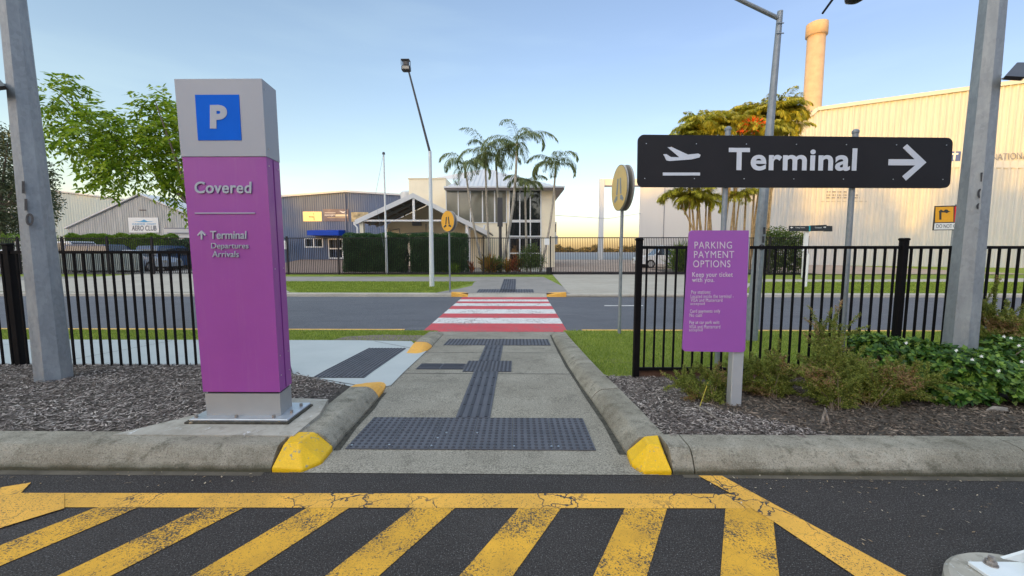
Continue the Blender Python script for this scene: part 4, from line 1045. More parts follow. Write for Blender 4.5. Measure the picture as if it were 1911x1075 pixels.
# ============================================================ buildings
def corr(name, A, B, z0, top, m, par, period=.2, depth=.035, flip=1, z0f=None):
    """ribbed sheet wall from A to B (ground points), top(t) its height"""
    A, B = Vector(A[:2]), Vector(B[:2]); Lw = (B - A).length; d = (B - A) / Lw; n = Vector((d.y, -d.x)) * flip
    us = []; k = 0
    while k * period < Lw:
        for f, o in ((0, 0), (.55, 0), (.68, 1), (.87, 1)):
            u = (k + f) * period
            if u < Lw: us.append((u, o))
        k += 1
    us.append((Lw, 0)); V = []; Fq = []
    extra = []
    for i, (u, o) in enumerate(us):
        p = A + d * u + n * (o * depth); V.append((p.x, p.y, z0)); V.append((p.x, p.y, top(u / Lw)))
        if i: Fq.append((2*i-2, 2*i, 2*i+1, 2*i-1))
    return link(name, mesh_np(name, np.array(V), np.array(Fq)), m, par)
def lin(*kv):
    def f(t):
        for (a, x), (b, y) in zip(kv, kv[1:]):
            if t <= b: return x + (y - x) * max(0, t - a) / (b - a)
        return kv[-1][1]
    return f

# ---- big white hangar on the right
t = thing('hangar', (34, 38, 0), 'huge white ribbed hangar at the right, its upper wall glowing in low sun', 'building')
def hl(s): return (27.3 - 13 * s, 40 + 7 * s)
EA = 14.35
hn = Vector((-7, -13)).normalized()
corr('wall', hl(.46), hl(0), -.3, lin((0, 11.45), (1, 13.9)), M['clad_white'], t, .36, .09)
corr('wall', hl(0), hl(-2.6), -.3, lin((0, 13.9), (.02, EA), (1, EA)), M['clad_white'], t, .40, .10)
s_ = MB(); a, b = hl(1.04), hl(.46)
s_.prism([(a[0], a[1], -.3), (b[0], b[1], -.3), (b[0], b[1], 11.45), (a[0], a[1], 8.9)], (.3, .5, 0)); s_.build('wall', M['clad_smooth'], t)
g_ = MB(); q = hl(.86); g_.bar((q[0] - .02, q[1] - .04, -.2), (q[0] - .02, q[1] - .04, 9.5), .05); 
g_.bar((hl(.9)[0], hl(.9)[1] - .05, 2.0), (hl(.72)[0], hl(.72)[1] - .05, 2.0), .05); g_.build('wall_joint', M['grey_text'], t)
e = MB()
def off(p, k, z): return (p[0] + hn.x * k, p[1] + hn.y * k, z)
for sA, sB, zA, zB in ((1.05, 0.0, 8.9, 13.95), (0.0, -.03, 13.95, EA + .05), (-.03, -2.6, EA + .05, EA + .05)):
    e.bar(off(hl(sA), .10, zA), off(hl(sB), .10, zB), .22, .32)
e.build('eave_flashing', M['clad_white'], t)
r_ = MB(); A, B, Bk = hl(0), hl(-2.6), Vector((7, 13)).normalized() * 34
r_.add([(A[0], A[1], EA), (B[0], B[1], EA), (B[0] + Bk.x, B[1] + Bk.y, EA + .8), (A[0] + Bk.x, A[1] + Bk.y, EA + .8)], [(0,1,2,3)])
C_ = hl(1.04); r_.add([(C_[0], C_[1], 8.8), (A[0], A[1], 13.8), (A[0] + Bk.x, A[1] + Bk.y, 13.8), (C_[0] + Bk.x, C_[1] + Bk.y, 8.8)], [(0,1,2,3)])
r_.add([(C_[0], C_[1], -.3), (C_[0], C_[1], 8.8), (C_[0] + Bk.x, C_[1] + Bk.y, 8.8), (C_[0] + Bk.x, C_[1] + Bk.y, -.3)], [(0,1,2,3)])
r_.build('roof', M['roof_white'], t)
def HW(u, v, out=.07):           # photo point on the hangar's front plane
    d = ray(u, v); o0 = Vector((27.3, 40)) + hn * out
    s = (o0.x * hn.x + (o0.y - CAMY) * hn.y) / (d.x * hn.x + d.y * hn.y); return Vector((d.x * s, CAMY + d.y * s, CAMZ + d.z * s))
bnd = MB(); b0_, b1_ = HW(1700, 300, .06), HW(1911, 301.5, .06); dd = (b1_ - b0_); 
bnd.add([HW(1700, 300), HW(1990, 300, .07), HW(1990, 314, .07), HW(1700, 312)], [(0,1,2,3)]); bnd.add([HW(1700, 300, .03), HW(1990, 300, .03), HW(1990, 300), HW(1700, 300)], [(0,1,2,3)])
bnd.build('wall_band', M['clad_smooth'], t)
MB().prism([HW(1740, 284, .08), HW(1799.5, 282, .08), HW(1794, 300.5, .08), HW(1740, 301.5, .08)], Vector((-hn.x, -hn.y, 0)) * .03).build('logo_panel', M['blue_text'], t)
lettering('T', M['white'], t, HW(1775.5, 286, .085), HW(1788.5, 285.5, .085), HW(1774, 298, .085), extrude=.02, bold=.05)
lettering('NATIONAL', M['grey_text'], t, HW(1851, 287.5, .085), HW(1927, 283, .085), HW(1851, 299.5, .085), extrude=.02)
nb = MB()
for (v, w) in ((358, 1), (364, 1.6), (369, 1.6)):
    x = 1541
    while x < 1541 + 38 * w:
        l_ = random.uniform(3, 9); nb.prism([HW(x, v - 1.1, .07), HW(x + l_, v - 1.1, .07), HW(x + l_, v + 1.1, .07), HW(x, v + 1.1, .07)], Vector((-hn.x, -hn.y, 0)) * .01); x += l_ + 1.6
nb.prism([HW(1530, 375.4, .07), HW(1618, 375.4, .07), HW(1618, 376, .07), HW(1530, 376, .07)], Vector((-hn.x, -hn.y, 0)) * .01)
nb.build('wall_notice', M['grey_text'], t)
# portal frame beyond the gate
t = thing('door_frame', (13.5, 60, 0), 'pale steel door frame standing left of the white hangar, beyond the sliding gate', 'steel frame')
GYY = 60
c0, c1 = P(1120.5, 480, GYY), P(1120.5, 334, GYY)
MB().box((c0.x - .32, GYY - .3, 0), (c0.x + .32, GYY + .3, c1.z)).build('column', M['roof_white'], t)
zz0, zz1 = P(1130, 346, GYY).z, P(1130, 334, GYY).z; xe = P(1215, 340, GYY).x
MB().box((c0.x + .32, GYY - .15, zz0), (xe, GYY + .15, zz1)).build('beam', M['cream_pale'], t)
MB().box((c0.x + .32, GYY - .25, zz0 - .2), (xe, GYY + .25, zz0)).build('beam_edge', M['grey_text'], t)
# ---- chimney
CY = 52
c0, c1, c2 = P(1515, 205, CY), P(1524, 68, CY), P(1528, 44, CY); xm = c0.x
t = thing('chimney_stack', (xm, CY, 0), 'tall round cream chimney with a thicker cap behind the white hangar, lit orange', 'chimney')
MB().tube([(xm, CY, 0), (xm, CY, c1.z + .1)], [1.03, .93], 40).build('shaft', M['chimney'], t, True)
MB().tube([(xm, CY, c1.z), (xm, CY, c1.z + .02), (xm, CY, c2.z - .6), (xm, CY, c2.z - .05), (xm, CY, c2.z)], [.97, 1.12, 1.12, 1.10, 1.02], 40).build('cap', M['chimney'], t, True)

# ---- blue hangar
BY = 45.0
t = thing('hangar', (-19, BY, .4), 'dark blue ribbed hangar with low gable and blue awning behind the far fence', 'building')
bl_, rg, br2 = P(455, 373, BY), P(646, 358.5, BY), P(800, 368, BY)
a_, b_ = (bl_.x, BY), (br2.x, BY); f_ = (rg.x - bl_.x) / (br2.x - bl_.x)
corr('wall', a_, b_, -.1, lin((0, bl_.z), (f_, rg.z), (1, br2.z)), M['clad_blue'], t, .24, .04)
r_ = MB()
for p, q in ((bl_, rg), (rg, br2)):
    r_.prism([(p.x, BY - .2, p.z - .02), (q.x, BY - .2, q.z - .02), (q.x, BY - .2, q.z + .16), (p.x, BY - .2, p.z + .16)], (0, 25, 0))
r_.build('roof', M['roof_grey'], t)
MB().box((bl_.x, BY - .01 + .02, -.1), (bl_.x + .1, BY + 24, bl_.z - .05)).build('wall', M['clad_blue'], t)
MB().tube([(P(646, 400, BY).x, BY - .1, P(0, 0, BY).z * 0 + .3), (P(646, 400, BY).x, BY - .1, rg.z - .2)], .06, 6).build('downpipe', M['clad_blue'], t)
def wallbox(name, u0, v0, u1, v1, Y, m, par, out=.06, th=.05):
    a, b = P(u0, v1, Y - out), P(u1, v0, Y - out)
    return MB().box((a.x, Y - out, a.z), (b.x, Y - out + th, b.z)).build(name, m, par)
s1 = tag(wallbox('wall_sign', 566, 395, 600, 413, BY, M['gold_sign'], None), 'cream gold sign with a small aircraft outline, leftmost sign on the blue hangar', 'wall sign')
flat('aircraft_symbol', [(576, 403), (586, 404), (584, 398), (586, 397.5), (587, 411), (585.5, 411), (585, 406), (577, 406)], BY - .075, M['banner_tan'], s1, .01)
s2 = tag(wallbox('wall_sign', 604, 390, 650, 413, BY, M['poster'], None), 'purple-grey banner with white stripe lettering between the other signs on the blue hangar', 'wall sign')
text_px('MACHJET', 606, 400, 625, 404, BY - .07, M['white'], s2, extrude=.01, bold=.02)
o = wallbox('white_stripe', 626, 400, 649, 404, BY, M['cream_shade'], s2, .075, .01); o = wallbox('white_stripe', 606, 396.8, 626, 397.6, BY, M['white'], s2, .075, .01)
wallbox('white_stripe', 611, 406, 649, 406.5, BY, M['gold_sign'], s2, .075, .01)
flat('aircraft_symbol', [(633, 393), (640, 395), (648, 393), (642, 396.5), (645, 398), (638, 397)], BY - .075, M['white'], s2, .01)
s3 = tag(wallbox('wall_sign', 656, 396, 687, 413.5, BY, M['banner_tan'], None), 'tan patterned banner half hidden by the carport gutter on the blue hangar', 'wall sign')
def window(par, u0, v0, u1, v1, Y, nx=1, ny=1, frame='white', glass='glass_dark', fw=.09, name='window'):
    a, b = P(u0, v1, Y), P(u1, v0, Y); w = b.x - a.x; h = b.z - a.z; mb = MB(); yb = Y - .06
    for i in range(nx + 1):
        x = a.x + (w - fw) * i / nx; mb.box((x, yb, a.z + fw * .999), (x + fw, Y + .02, b.z - fw * .999))
    mb.box((a.x, yb - .003, a.z), (b.x, Y + .02, a.z + fw)); mb.box((a.x, yb - .003, b.z - fw), (b.x, Y + .02, b.z))
    for j in range(1, ny):
        z = a.z + (h - fw) * j / ny; mb.box((a.x + fw, yb + .004, z), (b.x - fw, Y + .02, z + fw))
    f = mb.build(name, M[frame], par)
    MB().box((a.x + .01, Y - .02, a.z + .01), (b.x - .01, Y - .012, b.z - .01)).build('pane', M[glass], f)
    return f
window(t, 569, 444, 603, 462, BY, 2, 1, fw=.12)
window(t, 614, 445, 640, 483, BY, 1, 2, fw=.14, name='door')
aw = MB(); a, b = P(587, 440, BY), P(628, 431, BY)
aw.add([(a.x, BY - 1.6, a.z), (b.x + .9, BY - 1.6, a.z), (b.x + .9, BY - 1.6, a.z + .5), (a.x, BY - 1.6, a.z + .5), (a.x, BY, a.z), (b.x + .9, BY, a.z), (b.x + .9, BY, a.z + .62), (a.x, BY, a.z + .62)], [(0,1,2,3), (3,2,6,7), (0,3,7,4), (1,5,6,2), (0,4,5,1)])
aw.build('awning', M['awning_blue'], t)
tag(wallbox('meter_box', 521, 449, 534, 465, BY - 1, M['white'], None, .3, .3), 'white metal cabinet on the blue hangar wall just right of the purple pillar', 'cabinet')

# ---- aero club shed and pale hangar
AY = 47.0
t = thing('shed', (P(262, 430, AY).x, AY, 0), 'weathered grey ribbed gable shed carrying the Aero Club sign', 'building')
e0, ap, e1 = P(123, 427, AY), P(262, 363, AY), P(420, 428, AY)
corr('wall', (e0.x + .2, AY), (e1.x, AY), -.1, lin((0, e0.z), ((ap.x - e0.x) / (e1.x - e0.x), ap.z - .1), (1, e1.z)), M['clad_grey'], t, .27, .05)
r_ = MB()
for p, q in ((e0, ap), (ap, e1)): r_.prism([(p.x, AY - .25, p.z - .02), (q.x, AY - .25, q.z - .02), (q.x, AY - .25, q.z + .12), (p.x, AY - .25, p.z + .12)], (0, 22, 0))
r_.build('roof', M['roof_grey'], t)
wallbox('vent', 260, 391, 272, 393.5, AY, M['roof_dark'], t)
lt = MB(); a, b = P(306, 447, AY - 2), P(362, 425, AY - 2); lt.box((a.x, AY - 2, a.z - 3), (b.x + 2, AY - .06, b.z)); o = lt.build('lean_to', M['clad_smooth'], t)
wallbox('gutter', 306, 425, 360, 427, AY - 2, M['grey_text'], o, .02, .1); wallbox('roller_box', 312, 434, 362, 436, AY - 2, M['grey_text'], o, .1, .1)
s4 = tag(wallbox('wall_sign', 241, 406, 294.5, 434, AY, M['white'], None, .10), 'white board reading Aero Club under a winged emblem on the grey shed', 'wall sign')
text_px('AERO CLUB', 246, 421, 292, 430.5, AY - .11, M['dark_text'], s4, extrude=.01, bold=.01)
text_px('SUNSHINE  COAST', 246.5, 416.6, 291, 419.6, AY - .11, M['cyan_text'], s4, extrude=.01)
flat('wing_emblem', [(249, 413), (262, 413), (266, 411), (268.5, 409.5), (271, 411), (275, 413), (288, 413), (276, 414.4), (268.5, 414.8), (261, 414.4)], AY - .115, M['cyan_text'], s4, .01)
PYY = 62.0
t = thing('hangar', (P(150, 440, PYY).x, PYY, 0), 'long pale green-white hangar behind the grey shed and the left tree', 'building')
a, b = P(40, 351, PYY), P(231, 374, PYY); a2 = P(-120, 330, PYY)
corr('wall', (a2.x, PYY), (b.x + 8, PYY), -.1, lin((0, a2.z), ((b.x - a2.x) / (b.x + 8 - a2.x), b.z), (1, b.z - 1.0)), M['clad_green'], t, .4, .03)
MB().prism([(a2.x, PYY - .2, a2.z), (b.x + 8, PYY - .2, b.z - .9), (b.x + 8, PYY - .2, b.z - .7), (a2.x, PYY - .2, a2.z + .2)], (0, 20, 0)).build('roof', M['roof_grey'], t)

# ---- two-storey cream building
MY_ = 34.0
t = thing('terminal_building', (P(935, 480, MY_).x, MY_, 0), 'two-storey cream building with grey hip roof and tall windows behind the palms', 'building')
xl, xr = P(833, 400, MY_).x, P(1036, 400, MY_).x; ze = P(940, 352, MY_).z
w = MB()
def wb(u0, v0, u1, v1, y=MY_, th=.3):
    a, b = P(u0, v1, y), P(u1, v0, y); w.box((a.x, y, a.z), (b.x, y + th, b.z))
zlow = -.1
def col_(u0, u1, v0=350, v1=None, y=MY_):
    a, b = P(u0, 400, y), P(u1, 400, y); z1 = P(900, v0, y).z; z0 = zlow if v1 is None else P(900, v1, y).z
    w.box((a.x, y, z0), (b.x, y + .3, z1))
col_(944, 949.5); col_(1010, 1036); col_(832, 946, 416.5, None)
w.box((P(832, 400, MY_).x, MY_, P(900, 355, MY_).z), (P(1011, 400, MY_).x, MY_ + .3, ze))
w.build('wall', M['cream'], t)
w = MB(); w.box((xr - .02, MY_ + .3, zlow), (xr, MY_ + 14, ze)); w.box((xl, MY_ + 13.7, zlow), (xr - .03, MY_ + 14, ze)); w.box((xl, MY_ + .31, zlow), (xl + .2, MY_ + 13.6, ze)); w.build('side_wall', M['cream_shade'], t)
MB().box((xl + .3, MY_ + 4, zlow), (xr - .3, MY_ + 4.2, ze - .2)).build('inner_wall', M['cream_shade'], t)
MB().box((xl + .3, MY_ + .4, 3.2), (xr - .3, MY_ + 4, 3.45)).build('floor_slab', M['underroof'], t)
for i in range(5):
    u0 = 832.5 + i * 22.6; window(t, u0, 354, u0 + 23.2, 416.5, MY_ - .001 * i, 1, 1, 'white', 'glass_pale', .07)
window(t, 949.5, 354, 1010.5, 412.5, MY_, 3, 1, 'white', 'glass_dark', .09)
window(t, 949.5, 413, 1010.5, 442, MY_ + .002, 3, 1, 'white', 'glass_dark', .09)
window(t, 949.5, 443, 1010.5, 502, MY_ + .004, 3, 2, 'white', 'glass_dark', .10, name='door')
# roof
E0, E1 = P(829, 350, MY_ - .8), P(1053, 350, MY_ - .8); zE = P(940, 350, MY_ - .8).z
apx = P(915, 315, MY_ + 5.5)
rf = MB(); yb = MY_ + 14.6
rf.add([(E0.x, MY_ - .8, zE), (E1.x, MY_ - .8, zE), (E1.x, yb, zE), (E0.x, yb, zE), (apx.x - .6, MY_ + 5.5, apx.z), (apx.x - .6, MY_ + 8, apx.z)], [(0,1,4), (1,2,5,4), (2,3,5), (3,0,4,5)])
rf.build('roof', M['roof_grey'], t)
fm = MB(); fm.box((E0.x, MY_ - .84, zE - .16), (E1.x, MY_ - .80, zE + .03)); fm.box((E1.x - .04, MY_ - .80, zE - .16), (E1.x, yb, zE + .03)); fm.build('fascia', M['roof_dark'], t)
gt = MB(); gt.box((E0.x - .02, MY_ - .90, zE - .02), (E1.x + .02, MY_ - .842, zE + .10)); gt.build('gutter', M['roof_white'], t)
MB().box((E0.x, MY_ - .80, zE - .14), (E1.x - .04, yb, zE - .10)).build('soffit', M['soffit'], t)
ln = MB(); nn_ = 26
for i in range(1, nn_):
    f = i / nn_; x = E0.x + (E1.x - E0.x) * f; ax = apx.x - .6
    k = (x - E0.x) / (ax - E0.x) if x < ax else (E1.x - x) / (E1.x - ax)
    ln.bar((x, MY_ - .8, zE + .03), (x, MY_ - .8 + 6.3 * k, zE + .03 + (apx.z - zE) * k), .05, .03)
ln.build('roof_rib', M['roof_grey'], t)
# left flat-topped cream block
lb = MB(); a, b = P(764, 400, MY_ + .5), P(833, 400, MY_ + .5); zt2_ = P(800, 334, MY_ + .5).z
lb.box((a.x, MY_ + .5, zlow), (b.x - .01, MY_ + 9, zt2_)); lb.build('side_block', M['cream'], t)
MB().box((a.x - .06, MY_ + .44, zt2_), (b.x - .02, MY_ + 9, zt2_ + .08)).build('parapet_cap', M['cream_shade'], t)
hr = MB(); hr.add([P(792, 335, 42), P(935, 335, 42), P(925, 317.5, 46), P(890, 317.5, 46)], [(0,1,2,3)]); hr.build('rear_roof', M['roof_grey'], t)
sd = MB(); a = P(1039, 415, MY_ + 3); b = P(1045, 437, MY_ + 3); sd.box((xr, MY_ + 2.4, b.z - .1), (xr + .35, MY_ + 5.2, a.z)); o = sd.build('side_window', M['white'], t)
MB().box((xr + .05, MY_ + 2.39, b.z + .15), (xr + .30, MY_ + 2.395, a.z - .15)).build('pane', M['glass_dark'], o)
MB().box((xr, MY_ + 2.2, b.z - .9), (xr + .45, MY_ + 3.6, b.z - .15)).build('air_conditioner', M['alu'], t)
tag(MB().tube([(xr + .3, MY_ + 3, P(1045, 396, MY_).z), (xr + 6, 42, 4.6), hl(1.03) + (P(1190, 398, 47).z,)], .02, 5).build('cable', M['grey_text']), 'thin dark cable strung from the cream building to the white hangar', 'cable')

# ---- carport / portico gable in front
GY = 28.0
t = thing('carport', (P(770, 480, GY).x, GY, 0), 'open white-edged gable carport roof in front of the cream building', 'carport')
el, ap, er = P(664, 414, GY), P(771, 364, GY), P(912, 436, GY)
sl_ = (ap.z - el.z) / (ap.x - el.x); xr_ = er.x; zr_ = ap.z - sl_ * (xr_ - ap.x) 
zr_ = er.z
yb = GY + 5.2
rf = MB()
for p, q in (((el.x, el.z), (ap.x, ap.z)), ((ap.x, ap.z), (xr_, zr_))):
    rf.prism([(p[0], GY, p[1]), (q[0], GY, q[1]), (q[0], GY, q[1] + .10), (p[0], GY, p[1] + .10)], (0, yb - GY, 0))
rf.build('roof', M['underroof'], t)
rs = MB()
for p, q in (((el.x - .05, el.z), (ap.x, ap.z)), ((ap.x, ap.z), (xr_ + .05, zr_))):
    rs.add([(p[0], GY - .06, p[1] + .115), (q[0], GY - .06, q[1] + .115), (q[0], yb, q[1] + .115), (p[0], yb, p[1] + .115)], [(0,1,2,3)])
rs.build('roof_sheeting', M['roof_white'], t)
bg_ = MB()
for p, q in (((el.x - .05, el.z - .05), (ap.x, ap.z - .04)), ((ap.x, ap.z - .04), (xr_ + .05, zr_ - .05))):
    bg_.prism([(p[0], GY - .06, p[1] - .16), (q[0], GY - .06, q[1] - .16), (q[0], GY - .06, q[1] + .17), (p[0], GY - .06, p[1] + .17)], (0, .055, 0))
bg_.build('barge_board', M['roof_white'], t)
tie = P(770, 411.5, GY).z
xt = P(868, 411, GY).x
MB().box((el.x + .2, GY + .0, tie - .06), (xt, GY + .08, tie + .05)).build('tie_beam', M['white'], t)
kp = P(772, 400, GY).x; MB().box((kp - .08, GY + .005, tie + .05), (kp + .08, GY + .075, ap.z - .2)).build('king_post', M['white'], t)
ps_ = MB(); ps_.box((P(669, 400, GY).x, GY + .1, 0), (P(676, 400, GY).x, GY + .4, el.z + .2)); ps_.build('post', M['cream_pale'], t)
ps_ = MB(); a = P(868, 400, GY).x; ps_.box((a, GY + .1, 0), (a + .2, GY + .3, tie)); ps_.build('post', M['white'], t)
dp = MB(); dp.tube([P(661, 414, GY), P(661, 418, GY), P(667, 425, GY), P(667, 500, GY)], .06, 8); dp.build('downpipe', M['white'], t)
dp = MB(); dp.tube([P(904, 420, GY + 1), P(903, 427, GY + 1), P(878, 427, GY + 1), P(876, 432, GY + 1), P(876, 505, GY + 1)], .09, 8); dp.build('downpipe', M['white'], t)
bm = MB()
for yy in (GY + 1.6, GY + 3.2):
    for p, q in (((el.x + .3, el.z), (ap.x, ap.z)), ((ap.x, ap.z), (xr_ - .3, zr_))): bm.bar((p[0], yy, p[1] - .12), (q[0], yy, q[1] - .12), .10, .16)
for f in (.25, .5, .75):
    for s, q in ((1, el), (-1, Vector((xr_, 0, zr_)))):
        x = ap.x + (q.x - ap.x) * f; z = ap.z + (q.z - ap.z) * f - .06; bm.bar((x, GY + .1, z), (x, yb - .1, z), .07, .10)
bm.build('rafter', M['beam'], t)
# wall under the carport
wl = MB(); a = P(722, 400, yb); b = P(905, 400, yb)
wl.add([(a.x, yb, 0), (b.x, yb, 0), (b.x, yb, zr_ - .05), (ap.x, yb, ap.z - .05), (a.x, yb, ap.z - (ap.x - a.x) * sl_ - .05)], [(0,1,2,3,4)]); wl.build('back_wall', M['cream'], t)
wl = MB(); wl.box((a.x - .05, yb - .3, 0), (a.x + .15, yb - .01, 3.2)); wl.box((P(756, 400, yb - .4).x, yb - .5, 0), (P(771, 400, yb - .4).x, yb - .02, 2.4)); wl.build('pier', M['cream_pale'], t)
cd_ = MB(); cd_.tube([P(729, 445, yb - .1), P(729, 430, yb - .1), P(745, 427, yb - .1), P(748, 445, yb - .1)], .035, 6); cd_.tube([P(752, 445, yb - .1), P(755, 436, yb - .1), P(795, 434, yb - .1), P(795, 418, yb - .1)], .035, 6); cd_.build('conduit', M['grey_text'], t)
tag(MB().bbox(tuple(P(769, 421, yb - .5)), tuple(P(787, 414, yb - .05) ), .02).build('air_conditioner', M['grey_text']), 'grey air conditioner unit on the wall beneath the carport gable', 'air conditioner')
vt = P(757, 366, 38); tag(MB().tube([(vt.x, 38, vt.z - 2), (vt.x, 38, vt.z + .3), (vt.x, 38, vt.z + .45)], [.45, .45, .3], 16).build('roof_vent', M['roof_white']), 'round pale roof vent behind the carport gable', 'roof vent')

# ---- dark slim sign pillar, small signs
t = thing('totem_sign', (P(933, 490, 25.2).x, 25.2, 0), 'slim dark sign pillar on a post among the palms', 'sign pillar')
a, b = P(929, 423, 25.2), P(938, 369, 25.2)
MB().bbox((a.x - .02, 25.1, a.z), (b.x, 25.3, b.z), .01).build('sign_box', M['lamp_dark'], t); MB().tube([(P(933.5, 400, 25.2).x, 25.2, 0), (P(933.5, 400, 25.2).x, 25.2, a.z)], .09, 8).build('post', M['lamp_dark'], t)
tag(MB().box(tuple(P(1016, 457, 23.4)), tuple(P(1025, 445, 23.42))).build('gate_notice', M['white']), 'small white notice on the fence just left of the sliding gate', 'notice')
DY = 21.5
t = thing('direction_sign', (P(1508, 500, DY).x, DY, 0), 'small black direction board with teal stripe on a slim white post before the hangar', 'direction sign')
MB().box((P(1505.5, 400, DY).x, DY + .03, -.05), (P(1513, 400, DY).x, DY + .13, P(1508, 421, DY).z)).build('post', M['white'], t)
flat('left_board', [(1473, 421.5), (1510, 421.5), (1510, 431.5), (1473, 431.5)], DY - .04, M['black_dir'], t, .05)
flat('right_board', [(1512, 420.8), (1543, 419.5), (1543, 431.2), (1512, 431.4)], DY - .05, M['black_dir'], t, .05)
flat('rear_board', [(1538, 421.5), (1553.5, 421.5), (1553.5, 432), (1538, 432)], DY + .15, M['black_dir'], t, .05)
flat('teal_stripe', [(1510, 421), (1512.3, 421), (1512.3, 432), (1510, 432)], DY - .055, M['teal'], t, .02)
text_px('Long Term', 1485, 423.5, 1502, 426.5, DY - .045, M['white'], t, extrude=.004); text_px('Covered', 1521, 423.5, 1533, 426, DY - .055, M['white'], t, extrude=.004)
flat('arrow', [(1475, 424.7), (1477.5, 422.8), (1477.5, 424), (1480, 424), (1480, 425.4), (1477.5, 425.4), (1477.5, 426.5)], DY - .045, M['white'], t, .004)
flat('arrow', [(1541.8, 424), (1539.5, 422.2), (1539.5, 423.3), (1537, 423.3), (1537, 424.7), (1539.5, 424.7), (1539.5, 425.9)], DY - .055, M['white'], t, .004)
wp = P(1503, 535, 17.2); 
tag(MB().tube([(wp.x, 17.2, gz(17.2) - .05), (wp.x + .02, 17.2, P(1500, 476, 17.2).z), (P(1499, 467, 17.2).x, 17.2, P(1499, 467, 17.2).z)], [.055, .055, .05], 8).build('marker_post', M['white']), 'plain white marker post on the lawn in front of the direction board', 'post')
AYY = 19.0
t = thing('airfield_sign', (P(1782, 540, AYY).x, AYY, -.05), 'yellow and red warning board over a white strip, beside the numbered right pole', 'warning sign')
MB().tube([(P(1782, 400, AYY).x, AYY + .06, -.1), (P(1785, 400, AYY).x, AYY + .06, P(1785, 381, AYY).z)], .035, 8).build('post', M['galv_plain'], t)
flat('board_back', [(1745, 384.5), (1822, 382), (1820, 429), (1741, 430)], AYY, M['leg_dark'], t, .03)
flat('yellow_panel', [(1746.5, 386.5), (1779.5, 385.5), (1779, 414), (1745, 415)], AYY - .006, M['sign_yellow'], t, .01)
flat('red_panel', [(1782, 385.5), (1820, 384.5), (1819, 413), (1781, 414)], AYY - .006, M['red'], t, .01)
flat('white_strip', [(1744.5, 416.5), (1818.5, 415.5), (1818, 427.5), (1743, 428.5)], AYY - .006, M['white'], t, .01)
text_px('DO NOT OVERTAKE', 1747.5, 418.5, 1815, 425.5, AYY - .01, M['dark_text'], t, extrude=.004)
text_px('PR', 1784.5, 386.5, 1792.5, 391.5, AYY - .01, M['white'], t, extrude=.004); text_px('S', 1788, 404, 1792, 410, AYY - .01, M['white'], t, extrude=.004)
flat('symbol', [(1753, 410), (1753, 397), (1752, 395), (1756, 391), (1761, 394), (1764, 391), (1768, 391), (1770, 393.5), (1774, 394.5), (1770, 396), (1767, 398), (1763, 396.5), (1757, 396.5), (1757, 410)], AYY - .01, M['leg_dark'], t, .004)
# cabinet and white post far left
o = MB().bbox((P(48, 500, 21.4).x, 21.4, .0), (P(72, 500, 21.4).x, 21.8, P(60, 494, 21.4).z), .02).build('utility_cabinet', M['box_green']); tag(o, 'small pale green utility cabinet on the far lawn behind the left light pole', 'cabinet')
o = MB().bbox((P(3, 500, 19).x, 19, -.05), (P(13, 500, 19).x, 19.15, P(8, 466, 19).z), .02).build('marker_post', M['white']); tag(o, 'white marker post at the far left edge beyond the road', 'post')
o = MB().bbox((P(1020, 500, 23.75).x, 23.75, .04), (P(1030, 500, 23.75).x, 24.1, .45), .03).build('dark_bin', M['lamp_dark']); tag(o, 'low dark box at the foot of the fence left of the gate', 'box')

# ---- far fence and sliding gate
FYY = 23.5
t = thing('security_fence', (-6, FYY, 0), 'tall dark picket security fence running behind the far lawns', 'fence')
ztop = P(800, 443.5, FYY).z
posts = [P(u, 480, FYY).x for u in (902, 803, 632, 537)]
posts = sorted(posts + [P(1027, 480, FYY).x])
x = posts[0]
while x > -34: x -= 2.6; posts.insert(0, x)
for a, b in zip(posts, posts[1:]): picket_panel(t, a + .04, b - .04, FYY, .10, ztop, .105, .022, .045, m=M['fence_far'])
for p_ in posts: fence_post(t, p_, FYY, 0, ztop + .05, .075, M['fence_far'])
gx0, gx1 = posts[-1] + .06, P(1290, 480, FYY).x
t = thing('sliding_gate', (gx0, FYY, 0), 'wide dark sliding picket gate across the driveway', 'gate')
picket_panel(t, gx0, gx1, FYY + .1, .16, ztop + .02, .095, .022, .05, name='gate_panel', m=M['fence_far'])
MB().box((gx0, FYY + .06, .06), (gx1, FYY + .14, .155)).build('bottom_rail', M['fence_far'], t)
t = thing('security_fence', (14, FYY, 0), 'short length of dark picket fence right of the gate, in front of the leafy bush', 'fence')
xe = P(1506, 480, FYY).x; xs = [gx1 + .05, gx1 + .05 + (xe - gx1) / 3, gx1 + .05 + 2 * (xe - gx1) / 3, xe]
for a, b in zip(xs, xs[1:]): picket_panel(t, a + .04, b - .04, FYY, .10, ztop, .105, .022, .045, m=M['fence_far'])
for p_ in xs: fence_post(t, p_, FYY, 0, ztop + .05, .075, M['fence_far'])

